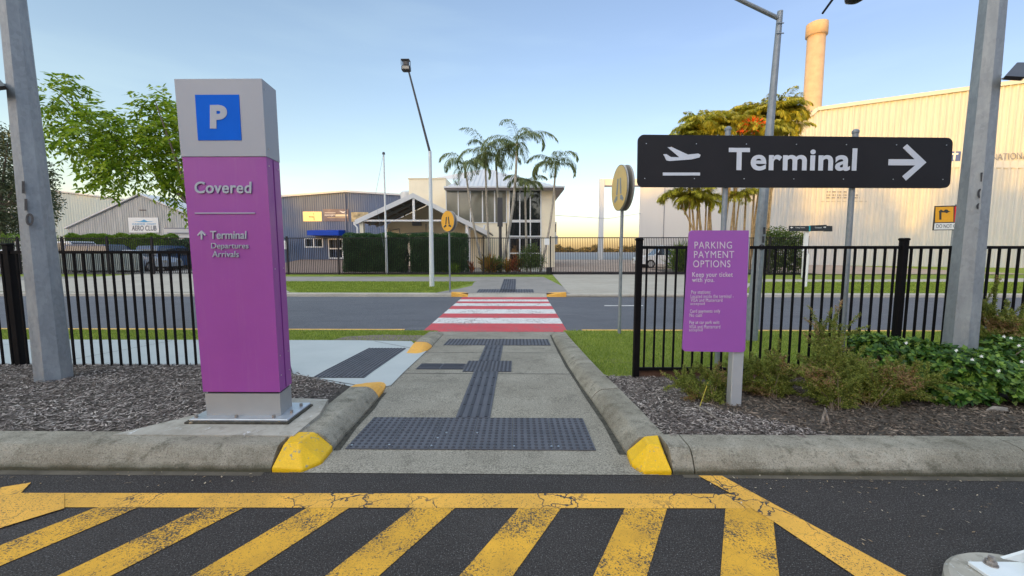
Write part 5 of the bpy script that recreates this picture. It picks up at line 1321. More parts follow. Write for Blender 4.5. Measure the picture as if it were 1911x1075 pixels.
# ---- parked vehicles
def car(cx, cy, z, yaw, Lc, W, H, paint, kind, label, name='parked_car', group='vehicles parked behind the fence'):
    t = thing(name, (cx, cy, z), label, 'van' if kind == 'van' else ('utility truck' if kind == 'ute' else 'car'), group)
    Rm = Matrix.Translation((cx, cy, z)) @ Matrix.Rotation(yaw, 4, 'Z')
    wb_ = Lc * .29; wr = .34; h = Lc / 2
    lower = [(-h, .35), (-h + .02, .85), (-h + .1, .95), (h - .9, .97), (h - .12, .82), (h, .6), (h, .33)]
    if kind == 'van': cab = [(-h + .05, .95), (-h + .12, H), (h - 1.5, H), (h - .75, .97)]
    elif kind == 'suv': cab = [(-h + .06, .95), (-h + .35, H - .03), (-h + 1.2, H), (h - 2.0, H - .02), (h - 1.15, .97)]
    elif kind == 'ute': cab = [(-h + 2.1, .95), (-h + 2.25, H), (h - 2.0, H), (h - 1.2, .97)]
    else: cab = [(-h + .15, .95), (-h + .65, H - .05), (-h + 1.3, H), (h - 2.1, H - .02), (h - 1.15, .97)]
    def ext(prof, w0, w1, zref):
        vs = []; n = len(prof)
        for s in (-1, 1):
            for x, zz in prof:
                k = (zz - zref[0]) / max(.01, zref[1] - zref[0]); vs.append(Rm @ Vector((x, s * (w0 + (w1 - w0) * min(1, max(0, k))) / 2, zz)))
        return vs, [tuple(range(n)), tuple(range(2*n-1, n-1, -1))] + [(i, n+i, n+(i+1)%n, (i+1)%n) for i in range(n)]
    b = MB(); b.add(*ext(lower, W, W, (0, 1))); b.add(*ext(cab, W - .06, W - .34, (.95, H))); 
    if kind == 'ute': 
        pass
    bo_ = b.build('body', M[paint], t)
    gl = MB(); zc0, zc1 = 1.02, H - .12
    x0_ = cab[0][0] + .18; x1_ = cab[-1][0] - .25
    if kind == 'van': x0_ = h - 2.3
    for s in (-1, 1):
        y0_ = s * ((W - .06) / 2 + .004); y1_ = s * ((W - .34) / 2 + .02)
        kx = .3 if kind != 'van' else .55
        xs_ = [x0_, (x0_ + x1_) / 2 - .04, (x0_ + x1_) / 2 + .04, x1_]
        for a, c, ia, ic in ((xs_[0], xs_[1], .22 if kind != 'van' else 0, 0), (xs_[2], xs_[3], 0, -kx)):
            gl.add([Rm @ Vector(q) for q in ((a, y0_, zc0), (c, y0_, zc0), (c + ic, y1_, zc1), (a + ia, y1_, zc1))], [(0,1,2,3)])
    hw = (W - .3) / 2
    xb, xf = cab[0][0], cab[-1][0]
    gl.add([Rm @ Vector(q) for q in ((xf - .03, -hw, 1.02), (xf - .03, hw, 1.02), (cab[-2][0] + .06, hw - .08, H - .06), (cab[-2][0] + .06, -hw + .08, H - .06))], [(0,1,2,3)])
    gl.add([Rm @ Vector(q) for q in ((xb - .005, -hw, 1.05), (xb - .005, hw, 1.05), (cab[1][0] - .02, hw - .08, H - .12), (cab[1][0] - .02, -hw + .08, H - .12))], [(0,1,2,3)])
    gl.build('window_glass', M['car_glass'], t, fix=False)
    for sx in (-wb_, wb_ * 1.05):
        for s in (-1, 1):
            c = Vector((sx, s * (W / 2 - .10), wr)); k = MB(); k.tube([Rm @ (c + Vector((0, -s * .1, 0))), Rm @ (c + Vector((0, s * .11, 0)))], wr, 20); wo = k.build('wheel', M['tyre'], t)
            k = MB(); k.tube([Rm @ (c + Vector((0, s * .105, 0))), Rm @ (c + Vector((0, s * .118, 0)))], wr * .62, 14); k.build('rim', M['rim'], wo)
    for s in (-1, 1):
        k = MB(); k.box((-h - .012, s * (W/2 - .15) - .1, .72), (-h + .05, s * (W/2 - .15) + .1, .90)); k.v = [tuple(Rm @ Vector(p)) for p in k.v]; k.build('tail_light', M['tail'], t)
        k = MB(); k.box((h - .06, s * (W/2 - .28) - .16, .60), (h + .012, s * (W/2 - .28) + .16, .74)); k.v = [tuple(Rm @ Vector(p)) for p in k.v]; k.build('headlight', M['lamp_lens'], t)
    return t
cy0 = 27.0
car(P(125, 480, 27.5).x, 27.5, .04, R(0), 5.2, 1.9, 1.98, 'car_white', 'van', 'white van parked behind the far fence, leftmost of the parked vehicles', 'parked_van')
car(P(205, 480, 26.6).x, 26.6, .04, R(4), 4.6, 1.85, 1.78, 'car_blue', 'suv', 'dark blue four-wheel drive parked right of the white van')
car(P(268, 480, 27.4).x, 27.4, .04, R(0), 3.9, 1.7, 1.42, 'car_silver', 'hatch', 'low pale hatchback parked between the blue four-wheel drive and the gate posts')
car(P(322, 480, 29.5).x, 29.5, .04, R(88), 4.4, 1.8, 1.72, 'car_blue', 'suv', 'dark car seen end-on just left of the purple pillar')
car(P(1243, 480, 33).x, 33.0, .04, R(180), 4.9, 1.85, 1.78, 'car_white', 'ute', 'white utility truck parked beyond the gate by the white hangar', 'parked_ute')
# slatted grey screen in front of the cars
sl2 = MB(); xa, xb = P(108, 480, 24.6).x, P(262, 480, 24.6).x; x = xa
while x < xb: sl2.box((x, 24.6, .22), (x + .13, 24.63, 1.25)); x += .165
sl2.box((xa, 24.63, 1.18), (xb, 24.66, 1.25)); sl2.box((xa, 24.63, .22), (xb, 24.66, .30))
for k in range(4): sl2.box((xa + (xb - xa) * k / 3, 24.63, 0), (xa + (xb - xa) * k / 3 + .08, 24.7, 1.2))
tag(sl2.build('slat_screen', M['slat_wall']), 'low pale grey slatted screen in front of the parked vehicles', 'screen')
# ============================================================ vegetation
def sprays(name, C, A, nl, L, W, m, par, span=.35, droop=.5, rng=RNG):
    """pinnate sprays: stem from C along A, nl leaflet pairs each"""
    n = len(C); A = unit(A); k = (np.arange(nl) + .6) / nl
    P0 = C[:, None, :] + A[:, None, :] * (span * k)[None, :, None] + np.array([0, 0, -1.]) * (span * droop * k ** 2)[None, :, None]
    side = unit(np.cross(A, np.array([0, 0, 1.]) + rng.normal(size=(n, 3)) * .2))
    out = []
    for s in (-1, 1):
        D = side[:, None, :] * s + A[:, None, :] * .55 + np.array([0, 0, -.35 - .4 * droop]) + rng.normal(size=(n, nl, 3)) * .22
        out.append((P0 + rng.normal(size=P0.shape) * .008, D))
    P_ = np.concatenate([o[0].reshape(-1, 3) for o in out]); D_ = np.concatenate([o[1].reshape(-1, 3) for o in out])
    return leaves(name, P_, D_, L * rng.uniform(.7, 1.2, len(P_)), W, m, par, up=np.tile([0, 0, 1.], (len(P_), 1)) + rng.normal(size=(len(P_), 3)) * .45)

# ---- bright small tree left of the pillar
TY_ = 8.0
tb = P(440, 640, 7.7)
t = thing('tree', (tb.x, 7.7, gz(7.7)), 'bright green open-crowned young tree left of the purple pillar', 'tree')
stems = MB()
def px3(u, v, y): return P(u, v, y)
main = [Vector((tb.x, 7.7, gz(7.7) - .05)), px3(415, 480, 7.75), px3(368, 395, 7.8)]
stems.tube(main, [.07, .06, .045], 8)
def limb(pts, r0): stems.tube([px3(*p) for p in pts], list(np.linspace(r0, r0 * .3, len(pts))), 6)
limb([(368, 395, 7.8), (320, 350, 7.9), (262, 300, 8.0), (215, 260, 8.1), (150, 215, 8.2), (112, 175, 8.2)], .035)
limb([(320, 350, 7.9), (285, 300, 8.2), (240, 262, 8.4), (160, 250, 8.3), (80, 195, 8.3)], .022)
limb([(368, 395, 7.8), (340, 330, 7.6), (315, 260, 7.5), (290, 190, 7.5)], .03)
limb([(395, 440, 7.8), (385, 340, 8.0), (370, 250, 8.1), (360, 200, 8.1)], .03)
limb([(415, 480, 7.75), (440, 360, 7.5), (440, 280, 7.5)], .03)
limb([(262, 300, 8.0), (200, 320, 7.8), (150, 330, 7.7)], .016)
stems.build('trunk', M['bark'], t)
blobs = [(112,178,34,26),(88,190,22,16),(136,160,18,12),(150,228,50,32),(130,265,30,22),(205,232,42,30),(215,262,70,42),(178,292,44,28),(270,262,55,45),(255,305,60,36),(300,215,28,40),(290,190,20,20),(318,255,30,60),(330,310,26,40),(305,325,24,26),(215,330,34,16),(200,345,16,12),(334,372,14,16),(370,270,60,70),(420,300,50,70)]
Cs, Ds = [], []
wts = np.array([b[2] * b[3] for b in blobs], float); wts /= wts.sum()
for b_, w_ in zip(blobs, wts):
    n = int(960 * w_) + 6; yy = 7.95 + RNG.normal(0, .1)
    c = P(b_[0], b_[1], yy); sc_ = yy / 770
    pts, d = blob_points(n, c, (b_[2] * sc_, min(.6, b_[2] * sc_ * 1.2), b_[3] * sc_), shell=.12)
    Cs.append(pts); Ds.append(d * .8 + RNG.normal(size=d.shape) * .5 + np.array([-.1, 0, .15]))
sprays('crown', np.concatenate(Cs), np.concatenate(Ds), 5, .125, .046, M['leaf_tree'], t, span=.26, droop=.45)

def leafy_tree(name, base, blobs, n, L, W, m, label, cat='tree', trunk_r=.2, shell=.5, bark='bark', group=None, limbs=True):
    t = thing(name, base, label, cat, group); base = Vector(base)
    cz = sum(b[1][2] for b in [(0, b[0]) for b in blobs]) / len(blobs)
    st = MB(); mid = Vector((base.x, base.y, base.z + (blobs[0][0][2] - base.z) * .55))
    st.tube([base - Vector((0, 0, .1)), mid], [trunk_r, trunk_r * .7], 8)
    if limbs:
        for c, r in blobs: st.tube([mid, (mid + Vector(c)) / 2 + Vector((0, 0, .2)), Vector(c)], [trunk_r * .5, trunk_r * .3, trunk_r * .1], 5)
    st.build('trunk', M[bark], t)
    Cs, Ds = [], []; w = np.array([r[0] * r[2] for _, r in blobs]); w = w / w.sum()
    for (c, r), k in zip(blobs, w):
        p, d = blob_points(int(n * k), c, r, shell=shell); 
        # break the skin into tufts
        f = np.sin(p[:, 0] * 2.3 / max(.4, r[0]) * 2 + c[0]) * np.sin(p[:, 1] * 2.1 / max(.4, r[0]) * 2) * np.sin(p[:, 2] * 2.7 / max(.4, r[2]) * 2)
        kk = RNG.random(len(p)) < .55 + .6 * f; p, d = p[kk], d[kk]
        Cs.append(p + RNG.normal(size=p.shape) * L * .8); Ds.append(d + RNG.normal(size=d.shape) * .9)
    leaves('crown', np.concatenate(Cs), np.concatenate(Ds), L * RNG.uniform(.7, 1.3, sum(map(len, Cs))), W, M[m], t)
    return t
# dark olive tree far left
y = 33.0; s = y / 770
def bl(u, v, ru, rv, Y, dy=0): c = P(u, v, Y + dy); return ((c.x, c.y, c.z), (ru * Y / 770, ru * Y / 770 * .9, rv * Y / 770))
leafy_tree('tree', (P(10, 480, y).x, y, 0), [bl(10, 300, 45, 50, y), bl(-40, 300, 60, 70, y), bl(35, 380, 52, 50, y), bl(70, 370, 30, 60, y), bl(60, 315, 28, 30, y), bl(-20, 400, 70, 60, y), bl(40, 420, 40, 25, y), bl(15, 262, 25, 22, y), bl(88, 340, 12, 26, y)], 30000, .26, .10, 'leaf_olive', 'large dark olive-leaved tree at the far left behind the light pole', trunk_r=.25, shell=.55)
y = 26.5
leafy_tree('shrub', (P(20, 500, y).x, y, 0), [bl(25, 470, 40, 22, y), bl(-15, 470, 40, 26, y), bl(60, 480, 25, 22, y)], 9000, .12, .06, 'leaf_olive', 'grey-green shrub mass behind the far fence at the left edge', 'shrub', .05, .6)
y = 29
leafy_tree('shrub', (P(50, 500, y).x, y, 0), [bl(35, 450, 45, 12, y), bl(75, 448, 30, 10, y)], 5000, .14, .06, 'leaf_hedge_green', 'bright green hedge top under the dark tree at the left', 'shrub', .05, .5)

def hedge(name, x0, x1, y0, y1, z0, z1, n, L, m, label, wob=.08, core=.12):
    t = thing(name, ((x0 + x1) / 2, (y0 + y1) / 2, z0), label, 'hedge', None)
    MB().bbox((x0 + core, y0 + core, z0), (x1 - core, y1 - core, z1 - core), .1).build('hedge_core', M[m], t)
    a = [(x1 - x0) * (z1 - z0), (x1 - x0) * (y1 - y0), (y1 - y0) * (z1 - z0), (y1 - y0) * (z1 - z0)]; a = np.array(a) / sum(a); out, nd = [], []
    for k, f in enumerate(a):
        q = int(n * f); u, v = RNG.random(q), RNG.random(q)
        if k == 0: p = np.stack([x0 + u * (x1 - x0), np.full(q, y0), z0 + v * (z1 - z0)], 1); d = [0, -1, 0]
        if k == 1: p = np.stack([x0 + u * (x1 - x0), y0 + v * (y1 - y0), np.full(q, z1)], 1); d = [0, 0, 1]
        if k == 2: p = np.stack([np.full(q, x0), y0 + u * (y1 - y0), z0 + v * (z1 - z0)], 1); d = [-1, 0, 0]
        if k == 3: p = np.stack([np.full(q, x1), y0 + u * (y1 - y0), z0 + v * (z1 - z0)], 1); d = [1, 0, 0]
        b_ = np.sin(p[:, 0] * 4.1 + p[:, 1] * 3) * np.sin(p[:, 2] * 5.3 + p[:, 0]) * wob
        p = p + np.array(d) * (b_ + RNG.uniform(-.10, .05, q))[:, None]; out.append(p); nd.append(np.tile(np.array(d, float), (q, 1)))
    p = np.concatenate(out); d = np.concatenate(nd) + RNG.normal(size=p.shape) * .8 + np.array([0, 0, .25])
    leaves('foliage', p, d, L * RNG.uniform(.6, 1.3, len(p)), L * .5, M[m], t); return t
hz = P(700, 438, 24.3).z
hedge('clipped_hedge', P(641, 480, 24.2).x, P(753, 480, 24.2).x, 24.2, 25.2, .15, hz, 34000, .075, 'leaf_hedge', 'clipped dark green hedge block behind the fence, behind the flagpole')
hedge('clipped_hedge', P(767, 480, 24.2).x, P(869, 480, 24.2).x, 24.2, 25.2, .15, hz, 30000, .075, 'leaf_hedge', 'clipped dark green hedge block behind the street light and round sign')
hz2 = P(200, 440, 31).z
hedge('clipped_hedge', P(122, 450, 31).x, P(306, 450, 31).x, 31, 32.4, .1, hz2, 30000, .13, 'leaf_hedge_green', 'long bright green hedge below the Aero Club shed', .12)
hedge('clipped_hedge', P(262, 450, 27.6).x - .2, P(400, 450, 27.6).x, 30.4, 31.2, .1, hz2 - .35, 16000, .12, 'leaf_hedge', 'dark hedge behind the parked cars, right of the bright hedge')

# ---- palms
def frond_geo(o, az, el, Lf, curl, nl, ll, lw, rng, hang=.6):
    n = 14; pts = [np.array(o, float)]; e = el; d = None
    for i in range(n):
        d = np.array([math.cos(az) * math.cos(e), math.sin(az) * math.cos(e), math.sin(e)]); pts.append(pts[-1] + d * Lf / n); e -= curl / n * (1 + .8 * i / n)
    pts = np.array(pts); V = []; Fq = []
    tt = np.linspace(0, 1, n + 1)
    side0 = np.array([-math.sin(az), math.cos(az), 0])
    up_ = np.array([0, 0, 1.])
    for i in range(n):
        w = .035 * (1 - .8 * tt[i]); w2 = .035 * (1 - .8 * tt[i + 1]); b = len(V)
        V += [pts[i] - side0 * w / 2, pts[i + 1] - side0 * w2 / 2, pts[i + 1] + side0 * w2 / 2, pts[i] + side0 * w / 2]; Fq.append((b, b+1, b+2, b+3))
    for k in range(nl):
        f = .12 + .88 * (k + .5) / nl; x = f * n; i = min(n - 1, int(x)); q = pts[i] + (pts[i + 1] - pts[i]) * (x - i); dr = unit(pts[i + 1] - pts[i])
        l_ = ll * (math.sin(math.pi * min(1, .18 + f * .78)) ** .7) * rng.uniform(.8, 1.1)
        for s in (-1, 1):
            D = unit(side0 * s * .8 + dr * .7 + np.array([0, 0, -hang * rng.uniform(.5, 1.3)]) + rng.normal(size=3) * .1)
            nrm = unit(np.cross(D, up_)); mid = q + D * l_ * .5 + np.array([0, 0, .02]); tip = q + D * l_ + np.array([0, 0, -l_ * .28])
            b = len(V); V += [q, mid + nrm * lw / 2, tip, mid - nrm * lw / 2]; Fq.append((b, b+1, b+2, b+3))
    return np.array(V), np.array(Fq)
def palm(base, crown, label, nf=12, Lf=1.9, m='leaf_palm', r=.068, seed=1, bend=.0, group='palms in front of the cream building', name='palm_tree', ll=.58, lw=.05, curl=2.0, trunk='palm_bark', elr=(.45, 1.45), nl=44):
    rng = np.random.default_rng(seed); t = thing(name, base, label, 'palm', group)
    b, c = Vector(base), Vector(crown); pts = []
    for i in range(9):
        f = i / 8; p = b.lerp(c, f); p.x += bend * math.sin(math.pi * f) + (c.x - b.x) * .10 * math.sin(math.pi * f); pts.append(p)
    pts[0].z -= .1
    MB().tube(pts, [r * (1.25 - .45 * i / 8) for i in range(9)], 9).build('trunk', M[trunk], t, True)
    MB().tube([c + Vector((0, 0, -.75)), c + Vector((0, 0, -.3)), c + Vector((0, 0, .1))], [r * .9, r * 1.05, r * .5], 9).build('crownshaft', M['leaf_bush'], t, True)
    for k in range(nf):
        az = 2 * math.pi * k / nf + rng.uniform(-.3, .3); el = rng.uniform(*elr)
        V, Fq = frond_geo(c + Vector((0, 0, -.05)), az, el, 1.32 * Lf * rng.uniform(.8, 1.12), curl * rng.uniform(.75, 1.2), nl, ll, lw, rng, .45)
        link('frond', mesh_np('frond', V, Fq), M[m], t)
    return t
def at(u, v, Y): p = P(u, v, Y); return (p.x, p.y, p.z)
def gat(u, Y): return (P(u, 490, Y).x, Y, .04)
palm(gat(903, 26.5), at(868, 310, 26.5), 'leftmost slim palm of the group, its crown beside the carport gable', 9, 1.75, seed=3)
palm(gat(915, 27.2), at(905, 283, 27.2), 'slim straight palm second from the left, with a full dark crown', 11, 1.9, seed=5)
palm(gat(938, 27.8), at(926, 297, 27.8), 'slim palm just left of the tallest palm, behind the dark sign pillar', 9, 1.7, seed=8)
palm(gat(933, 26.0), at(965, 268, 26.0), 'tallest palm in the middle, with upright spear fronds', 11, 2.3, seed=11, r=.085, elr=(.3, 1.45), bend=.15)
palm(gat(984, 27.0), at(980, 345, 27.0), 'shortest palm, its crown before the right upstairs windows', 9, 1.5, seed=15, elr=(.3, 1.4), r=.07)
palm(gat(1008, 26.5), at(1037, 308, 26.5), 'rightmost palm, leaning right past the corner of the cream building', 10, 1.7, seed=22, bend=.1)
def clump(base, tops, label, seed, mats, Lf=1.9):
    t = thing('palm_clump', base, label, 'palm clump', 'golden cane palm clumps by the hangar'); rng = np.random.default_rng(seed)
    for k, (u, v, Y) in enumerate(tops):
        c = P(u, v, Y); b = Vector(base) + Vector((rng.uniform(-.6, .6), rng.uniform(-.5, .5), 0)); b.x += (u - 1370) * .008
        pts = [b.lerp(c, i / 6) + Vector(((c.x - b.x) * .12 * math.sin(math.pi * i / 6) * -1, 0, 0)) for i in range(7)]
        tr = MB().tube(pts, [.085 - .006 * i for i in range(7)], 7).build('trunk', M['cane_bark'], t, True)
        VV, FF, o_ = [], [], 0
        for j in range(15):
            V, Fq = frond_geo(c, 2 * math.pi * j / 15 + rng.uniform(-.3, .3), rng.uniform(.55, 1.5), .88 * Lf * rng.uniform(.75, 1.2), rng.uniform(.9, 2.3), 44, .72, .07, rng, .25)
            VV.append(V); FF.append(Fq + o_); o_ += len(V)
        link('frond_crown', mesh_np('frond_crown', np.concatenate(VV), np.concatenate(FF)), M[mats], t)
    return t
clump((P(1322, 490, 29).x, 29.0, .04), [(1266, 372, 29), (1285, 340, 28.6), (1275, 268, 29), (1292, 250, 29.4), (1312, 240, 28.8), (1325, 258, 28.5), (1335, 240, 30), (1300, 375, 28.4), (1318, 380, 29.5)], 'left clump of leaning golden cane palms behind the Terminal sign', 31, 'leaf_palm_gold')
clump((P(1352, 490, 30).x, 30.0, .04), [(1350, 245, 30), (1310, 232, 30.6), (1372, 232, 30.4), (1385, 240, 29.6), (1395, 232, 30), (1365, 330, 29.5), (1380, 372, 30.2)], 'middle clump of golden cane palms behind the Terminal sign', 33, 'leaf_palm_gold')
cl3 = clump((P(1395, 490, 30.5).x, 30.5, .04), [(1415, 232, 30.5), (1440, 215, 30), (1400, 215, 31), (1425, 250, 29), (1462, 222, 31), (1470, 245, 30.5), (1448, 250, 30), (1455, 205, 30.4), (1478, 212, 30.8), (1420, 262, 31)], 'right clump of golden cane palms beside the hangar corner', 35, 'leaf_palm_gold', 2.0)
rs_ = P(1405, 240, 28.4); p_, d_ = blob_points(260, rs_, (.95, .3, .6), shell=.6); k = d_[:, 2] > -.3
leaves('seed_spray', p_[k], d_[k] + np.array([0, 0, -.5]), .3, .05, M['leaf_red'], cl3)
# bushes by the gate and hangar
y = 24.6
leafy_tree('leafy_bush', (P(1462, 500, y).x, y, 0), [bl(1460, 470, 32, 32, y), bl(1478, 448, 20, 18, y), bl(1440, 455, 20, 22, y), bl(1450, 435, 14, 10, y), bl(1440, 490, 20, 16, y), bl(1480, 490, 18, 16, y)], 12000, .13, .075, 'leaf_bush', 'rounded leafy green bush at the end of the fence beside the hangar wall', 'bush', .05, .5)
def spiky(base, n, h, w, m, label, name='spiky_plant', cat='plant', group=None, spread=.6, lw=.05):
    t = thing(name, base, label, cat, group); b = np.array(base); C = np.tile(b, (n, 1)) + RNG.normal(size=(n, 3)) * np.array([w * .15, w * .15, 0]); C[:, 2] = b[2] + RNG.uniform(0, h * .5, n)
    D = RNG.normal(size=(n, 3)) * spread; D[:, 2] = RNG.uniform(.4, 1.3, n)
    leaves('leaves', C, D, h * .6 * RNG.uniform(.5, 1.1, n), lw, M[m], t, fold=.3)
    MB().tube([base, (base[0], base[1], base[2] + h * .55)], [.04, .02], 6).build('stem', M['bark'], t); return t
spiky(gat(1273, 24.4), 420, 2.1, 1.0, 'leaf_hedge_green', 'spiky grey-green plant behind the gate, left of the payment board', lw=.06)
spiky(gat(1268, 25.2), 200, 1.2, 1.4, 'leaf_hedge', 'low dark tuft at the foot of the spiky plant by the gate', lw=.05)
y = 24.6
leafy_tree('garden_bush', (P(990, 500, y).x, y, .04), [bl(990, 480, 20, 20, y), bl(978, 488, 14, 16, y), bl(1003, 488, 13, 15, y), bl(992, 465, 10, 10, y)], 9000, .12, .025, 'leaf_bush', 'rounded fine-leaved green bush in the bed left of the gate', 'bush', .04, .35)
spiky(gat(912, 24.8), 260, 1.35, 1.2, 'leaf_cordy', 'yellow-green cordyline plant at the left end of the garden bed', 'cordyline', 'plant', 'cordylines in the garden bed', .8, .08)
spiky(gat(926, 25.0), 160, 1.2, .8, 'leaf_bush', 'green cordyline beside the slim dark sign pillar', 'cordyline', 'plant', 'cordylines in the garden bed', .8, .08)
spiky(gat(947, 25.0), 130, 1.1, .6, 'leaf_cordy', 'orange-tipped cordyline just right of the dark sign pillar', 'cordyline', 'plant', 'cordylines in the garden bed', .7, .08)
spiky(gat(961, 24.9), 130, 1.2, .6, 'leaf_cordy_red', 'rust-red cordyline between the orange one and the round bush', 'cordyline', 'plant', 'cordylines in the garden bed', .7, .08)
spiky(gat(848, 23.95), 160, .8, .9, 'leaf_hedge_green', 'low spiky green tuft at the right foot of the clipped hedge', 'spiky_plant', 'plant', None, .8, .05)
spiky((P(880, 500, 24.6).x, 24.6, .04), 60, .9, .4, 'leaf_cordy_red', 'thin reddish plant by the fence, right of the hedge', 'spiky_plant', 'plant', None, .4, .05)

# ---- far tree line beyond the airfield
n = 9000; x = RNG.uniform(10, 140, n); hh = 3.0 + 1.6 * np.sin(x * .23) + 1.2 * np.sin(x * .61 + 1)
p = np.stack([x, 330 + RNG.uniform(-6, 6, n), .1 + RNG.random(n) * np.maximum(1.6, hh)], 1)
leaves('distant_trees', p, RNG.normal(size=(n, 3)), 1.6, .9, M['horizon_tree'])['kind'] = 'stuff'

# ---- shrubs in the right mulch bed
def glossy(base, blobs, n, label, flowers=()):
    t = thing('glossy_shrub', base, label, 'shrub', 'shrubs in the right mulch bed')
    b = Vector(base); st = MB()
    Cs, Ds = [], []
    w = np.array([r[0] * r[2] for _, r in blobs]); w = w / w.sum()
    for (c, r), k in zip(blobs, w):
        p, d = blob_points(int(n * k), c, r, shell=.55); kk = d[:, 2] > -.55; p, d = p[kk], d[kk]; Cs.append(p); Ds.append(d)
        for _ in range(6): 
            q = Vector(p[RNG.integers(len(p))]); st.tube([b + Vector((RNG.uniform(-.1, .1), RNG.uniform(-.06, .06), -.02)), (b + q) / 2 + Vector((0, 0, .05)), q], [.010, .007, .004], 5)
    st.build('stems', M['bark'], t)
    C = np.concatenate(Cs); D = unit(np.concatenate(Ds) + np.array([0, -.1, .5]))
    # rosettes
    k = 7; a = RNG.uniform(0, 2 * math.pi, (len(C), 1)) + np.arange(k) * 2 * math.pi / k + RNG.normal(0, .2, (len(C), k))
    X = unit(np.cross(D, RNG.normal(size=D.shape))); Y = np.cross(D, X)
    dirs = X[:, None, :] * np.cos(a)[..., None] + Y[:, None, :] * np.sin(a)[..., None] + D[:, None, :] * RNG.uniform(.15, .9, (len(C), k))[..., None]
    base_ = np.repeat(C[:, None, :], k, 1) + RNG.normal(size=(len(C), k, 3)) * .006
    leaves('foliage', base_.reshape(-1, 3), dirs.reshape(-1, 3), RNG.uniform(.034, .066, len(C) * k), RNG.uniform(.026, .040, len(C) * k), M['leaf_gloss'], t, up=np.repeat(D, k, 0) + RNG.normal(size=(len(C) * k, 3)) * .25, fold=.12)
    for (u, v, y) in flowers:
        c = np.array(P(u, v, y)); a = np.arange(5) * 2 * math.pi / 5 + RNG.uniform(0, 1)
        d = np.stack([np.cos(a), np.full(5, -.5), np.sin(a) * .7 + .3], 1)
        leaves('flower', np.tile(c, (5, 1)), d, .020, .011, M['flower'], t, up=np.tile([0, -1, .5], (5, 1)))
    return t
def b3(u, v, Y, ru, rd, rv): c = P(u, v, Y); s = Y / 770; return ((c.x, c.y, c.z), (ru * s, rd, rv * s))
glossy((P(1690, 740, 4.05).x, 4.0, .03), [b3(1640, 660, 4.15, 48, .28, 36), b3(1700, 665, 4.15, 50, .3, 36), b3(1660, 710, 4.0, 60, .3, 30), b3(1730, 710, 3.95, 60, .3, 36), b3(1620, 640, 4.3, 26, .2, 18)], 1000, 'glossy dark green shrub with white flowers left of the numbered pole', [(1657, 684, 3.85), (1745, 760, 3.75), (1600, 712, 3.9), (1690, 640, 3.9)])
glossy((P(1800, 745, 3.9).x, 3.85, .03), [b3(1775, 690, 3.8, 50, .28, 48), b3(1820, 700, 3.75, 55, .3, 48), b3(1870, 700, 3.75, 60, .3, 48), b3(1930, 690, 3.75, 60, .3, 60), b3(1870, 650, 4.15, 40, .25, 22), b3(1790, 735, 3.65, 70, .2, 22), b3(1900, 730, 3.6, 60, .2, 26)], 1500, 'larger glossy dark shrub with white flowers spreading right of the numbered pole', [(1783, 654, 3.55), (1813, 671, 3.5), (1830, 665, 3.5), (1872, 628, 3.85), (1885, 631, 3.85), (1862, 692, 3.4), (1905, 675, 3.4), (1900, 645, 3.6)])
def feather(base, tips, label, twigs=4, leafd=420, brown=.15, L=.018, name='feathery_shrub'):
    t = thing(name, base, label, 'shrub', 'shrubs in the right mulch bed'); b = Vector(base); st = MB(); Cs, Ds = [], []
    for (u, v, y) in tips:
        tip = P(u, v, y); mid = b.lerp(tip, .5) + Vector((RNG.normal(0, .03), RNG.normal(0, .05), .06))
        pts = [b + Vector((RNG.uniform(-.05, .05), RNG.uniform(-.04, .04), -.01)), mid, tip]
        st.tube(pts, [.004, .0028, .0012], 4)
        segs = [(mid, tip, 1.)]
        ln_ = (tip - b).length
        for _ in range(twigs * 3):
            f = RNG.uniform(.15, .95); s = pts[0].lerp(mid, f * 2) if f < .5 else mid.lerp(tip, f * 2 - 1)
            e = s + (tip - b).normalized() * ln_ * RNG.uniform(.10, .25) + Vector(RNG.normal(size=3)) * ln_ * .14; st.tube([s, e], [.002, .001], 3, cap=False); segs.append((s, e, .5))
        for s, e, k in segs:
            n = max(8, int(leafd * (e - s).length * 1.2)); f = RNG.random(n)[:, None]; c = np.array(s) * (1 - f) + np.array(e) * f; Cs.append(c + RNG.normal(size=c.shape) * .006)
            Ds.append(np.tile(np.array((e - s).normalized()), (n, 1)) * .5 + RNG.normal(size=(n, 3)) * .7)
    st.build('stems', M['twig'], t)
    C, D = np.concatenate(Cs), np.concatenate(Ds); m_ = np.sin(C[:, 0] * 9) * np.sin(C[:, 2] * 11 + 1) + RNG.normal(0, .35, len(C)) > 1.0 - brown * 3
    leaves('foliage', C[~m_], D[~m_], L * RNG.uniform(.7, 1.6, (~m_).sum()), L * .42, M['leaf_feather'], t)
    if m_.sum() > 5: leaves('brown_foliage', C[m_], D[m_], L * 1.1, L * .35, M['leaf_feather_brown'], t)
    return t
def fan(u, v, Y, ru, rv, n, seed):
    r = np.random.default_rng(seed); out = []
    for _ in range(n):
        a = r.uniform(0, 2 * math.pi); k = math.sqrt(r.uniform(.1, 1)); out.append((u + ru * k * math.cos(a), v + rv * k * math.sin(a), Y + r.uniform(-.25, .25)))
    return out
feather(tuple(gm(1330, 755)), fan(1310, 715, 3.75, 48, 36, 20, 1), 'small thin straggly shrub left of the payment board post', leafd=1000, brown=.1)
feather(tuple(gm(1440, 745)), fan(1430, 700, 4.0, 68, 42, 26, 2), 'feathery olive shrub just right of the payment board post', leafd=1000, brown=.1)
feather(tuple(gm(1560, 765)), fan(1560, 705, 3.8, 75, 50, 36, 3), 'largest feathery olive shrub in the middle of the right bed', leafd=1100, brown=.06)
feather(tuple(gm(1630, 760)), fan(1650, 710, 3.7, 62, 40, 26, 4) + [(1745, 703, 3.6), (1758, 706, 3.6), (1735, 712, 3.6), (1720, 690, 3.65)], 'feathery shrub with long brown-tipped sprigs reaching right over the glossy leaves', leafd=1100, brown=.14)
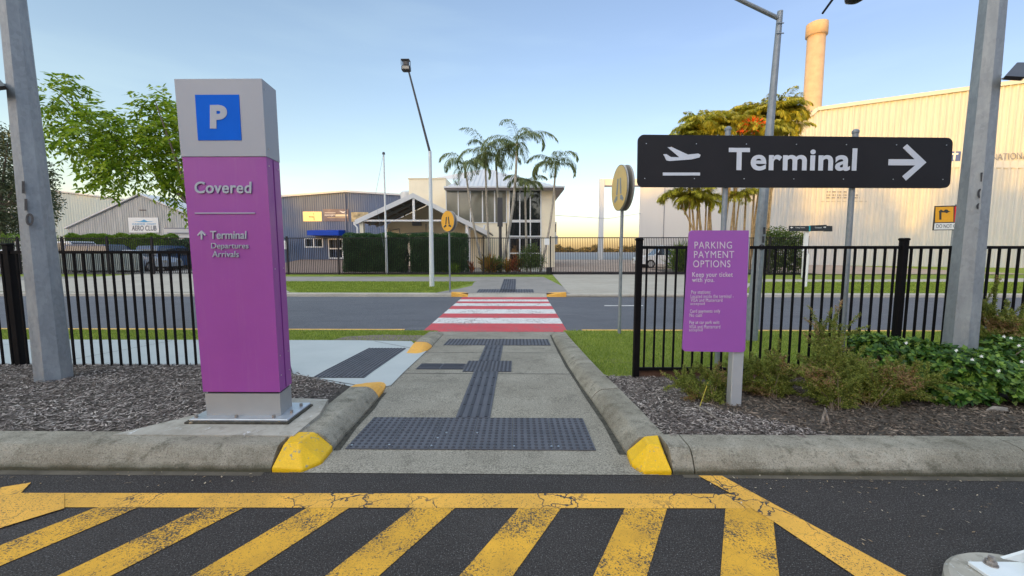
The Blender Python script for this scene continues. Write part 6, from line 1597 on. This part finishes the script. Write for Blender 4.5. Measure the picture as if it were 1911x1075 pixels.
feather(tuple(gm(1548, 720)), [(1552, 575, 4.2), (1560, 588, 4.2), (1536, 600, 4.25), (1570, 605, 4.2), (1545, 630, 4.2), (1528, 640, 4.2), (1562, 640, 4.15)], 'tall thin sprig rising above the feathery shrubs', twigs=2, leafd=700, brown=.2)
feather((P(1880, 700, 4.45).x, 4.45, .0), fan(1890, 622, 4.45, 70, 36, 60, 6) + [(1832, 560, 4.45), (1850, 575, 4.45)], 'feathery green shrub behind the glossy shrub at the right edge', leafd=1000, brown=.1)

# ---- trees behind the photographer (they shade the car park, as the photograph shows)
proto = None
def back_tree(x, y, h, w, k):
    global proto
    if proto is None:
        bs = []
        rr = np.random.default_rng(99)
        for i in range(16):
            a = rr.uniform(0, 6.28); z = rr.uniform(.22, .9); q = .62 * math.sin(min(1, (1.05 - z) * 1.6) * math.pi / 2)
            bs.append(((math.cos(a) * q * .8, math.sin(a) * q * .8, z), (.30, .30, .17)))
        bs.append(((0, 0, .5), (.5, .5, .35))); bs.append(((0, 0, .25), (.55, .55, .22)))
        proto = leafy_tree('tree', (0, 0, 0), bs, 14000, .055, .035, 'leaf_hedge', 'tall dense tree behind the car park', trunk_r=.03, shell=.3, limbs=False, group='tall dense trees behind the car park')
        o = proto
    else: o = copy_tree(proto)
    o.location = (x, y, 0); o.scale = (w, w, h); o.rotation_euler.z = k * 1.7
    return o
BT = [(-181, 25, 12), (-171, 26, 12), (-161, 25, 12), (-151, 26, 12), (-141, 26, 12), (-131, 25, 12), (-121, 24, 11), (-111, 22, 10), (-101.5, 18.3, 8), (-93, 20.5, 10), (-84.5, 20.5, 10), (-76, 22, 10), (-68, 23, 10), (-60, 24, 10), (-53.5, 20.5, 8), (-47, 17.0, 8), (-40, 16.3, 8), (-33, 15.6, 8), (-26, 16.8, 8), (-19, 15.6, 8), (-12, 16.0, 9), (-4, 16.4, 9), (4, 14.6, 9), (-64, 20, 11), (-35, 14.0, 10), (-22, 14.0, 10), (-8, 14.5, 10), (-88, 19, 10), (-116, 19, 10), (-136, 19, 10)]
for k, (x, h, w) in enumerate(BT): back_tree(x, -54 - (k % 2) * 3 - (8 if k > 22 else 0), h, w, k)
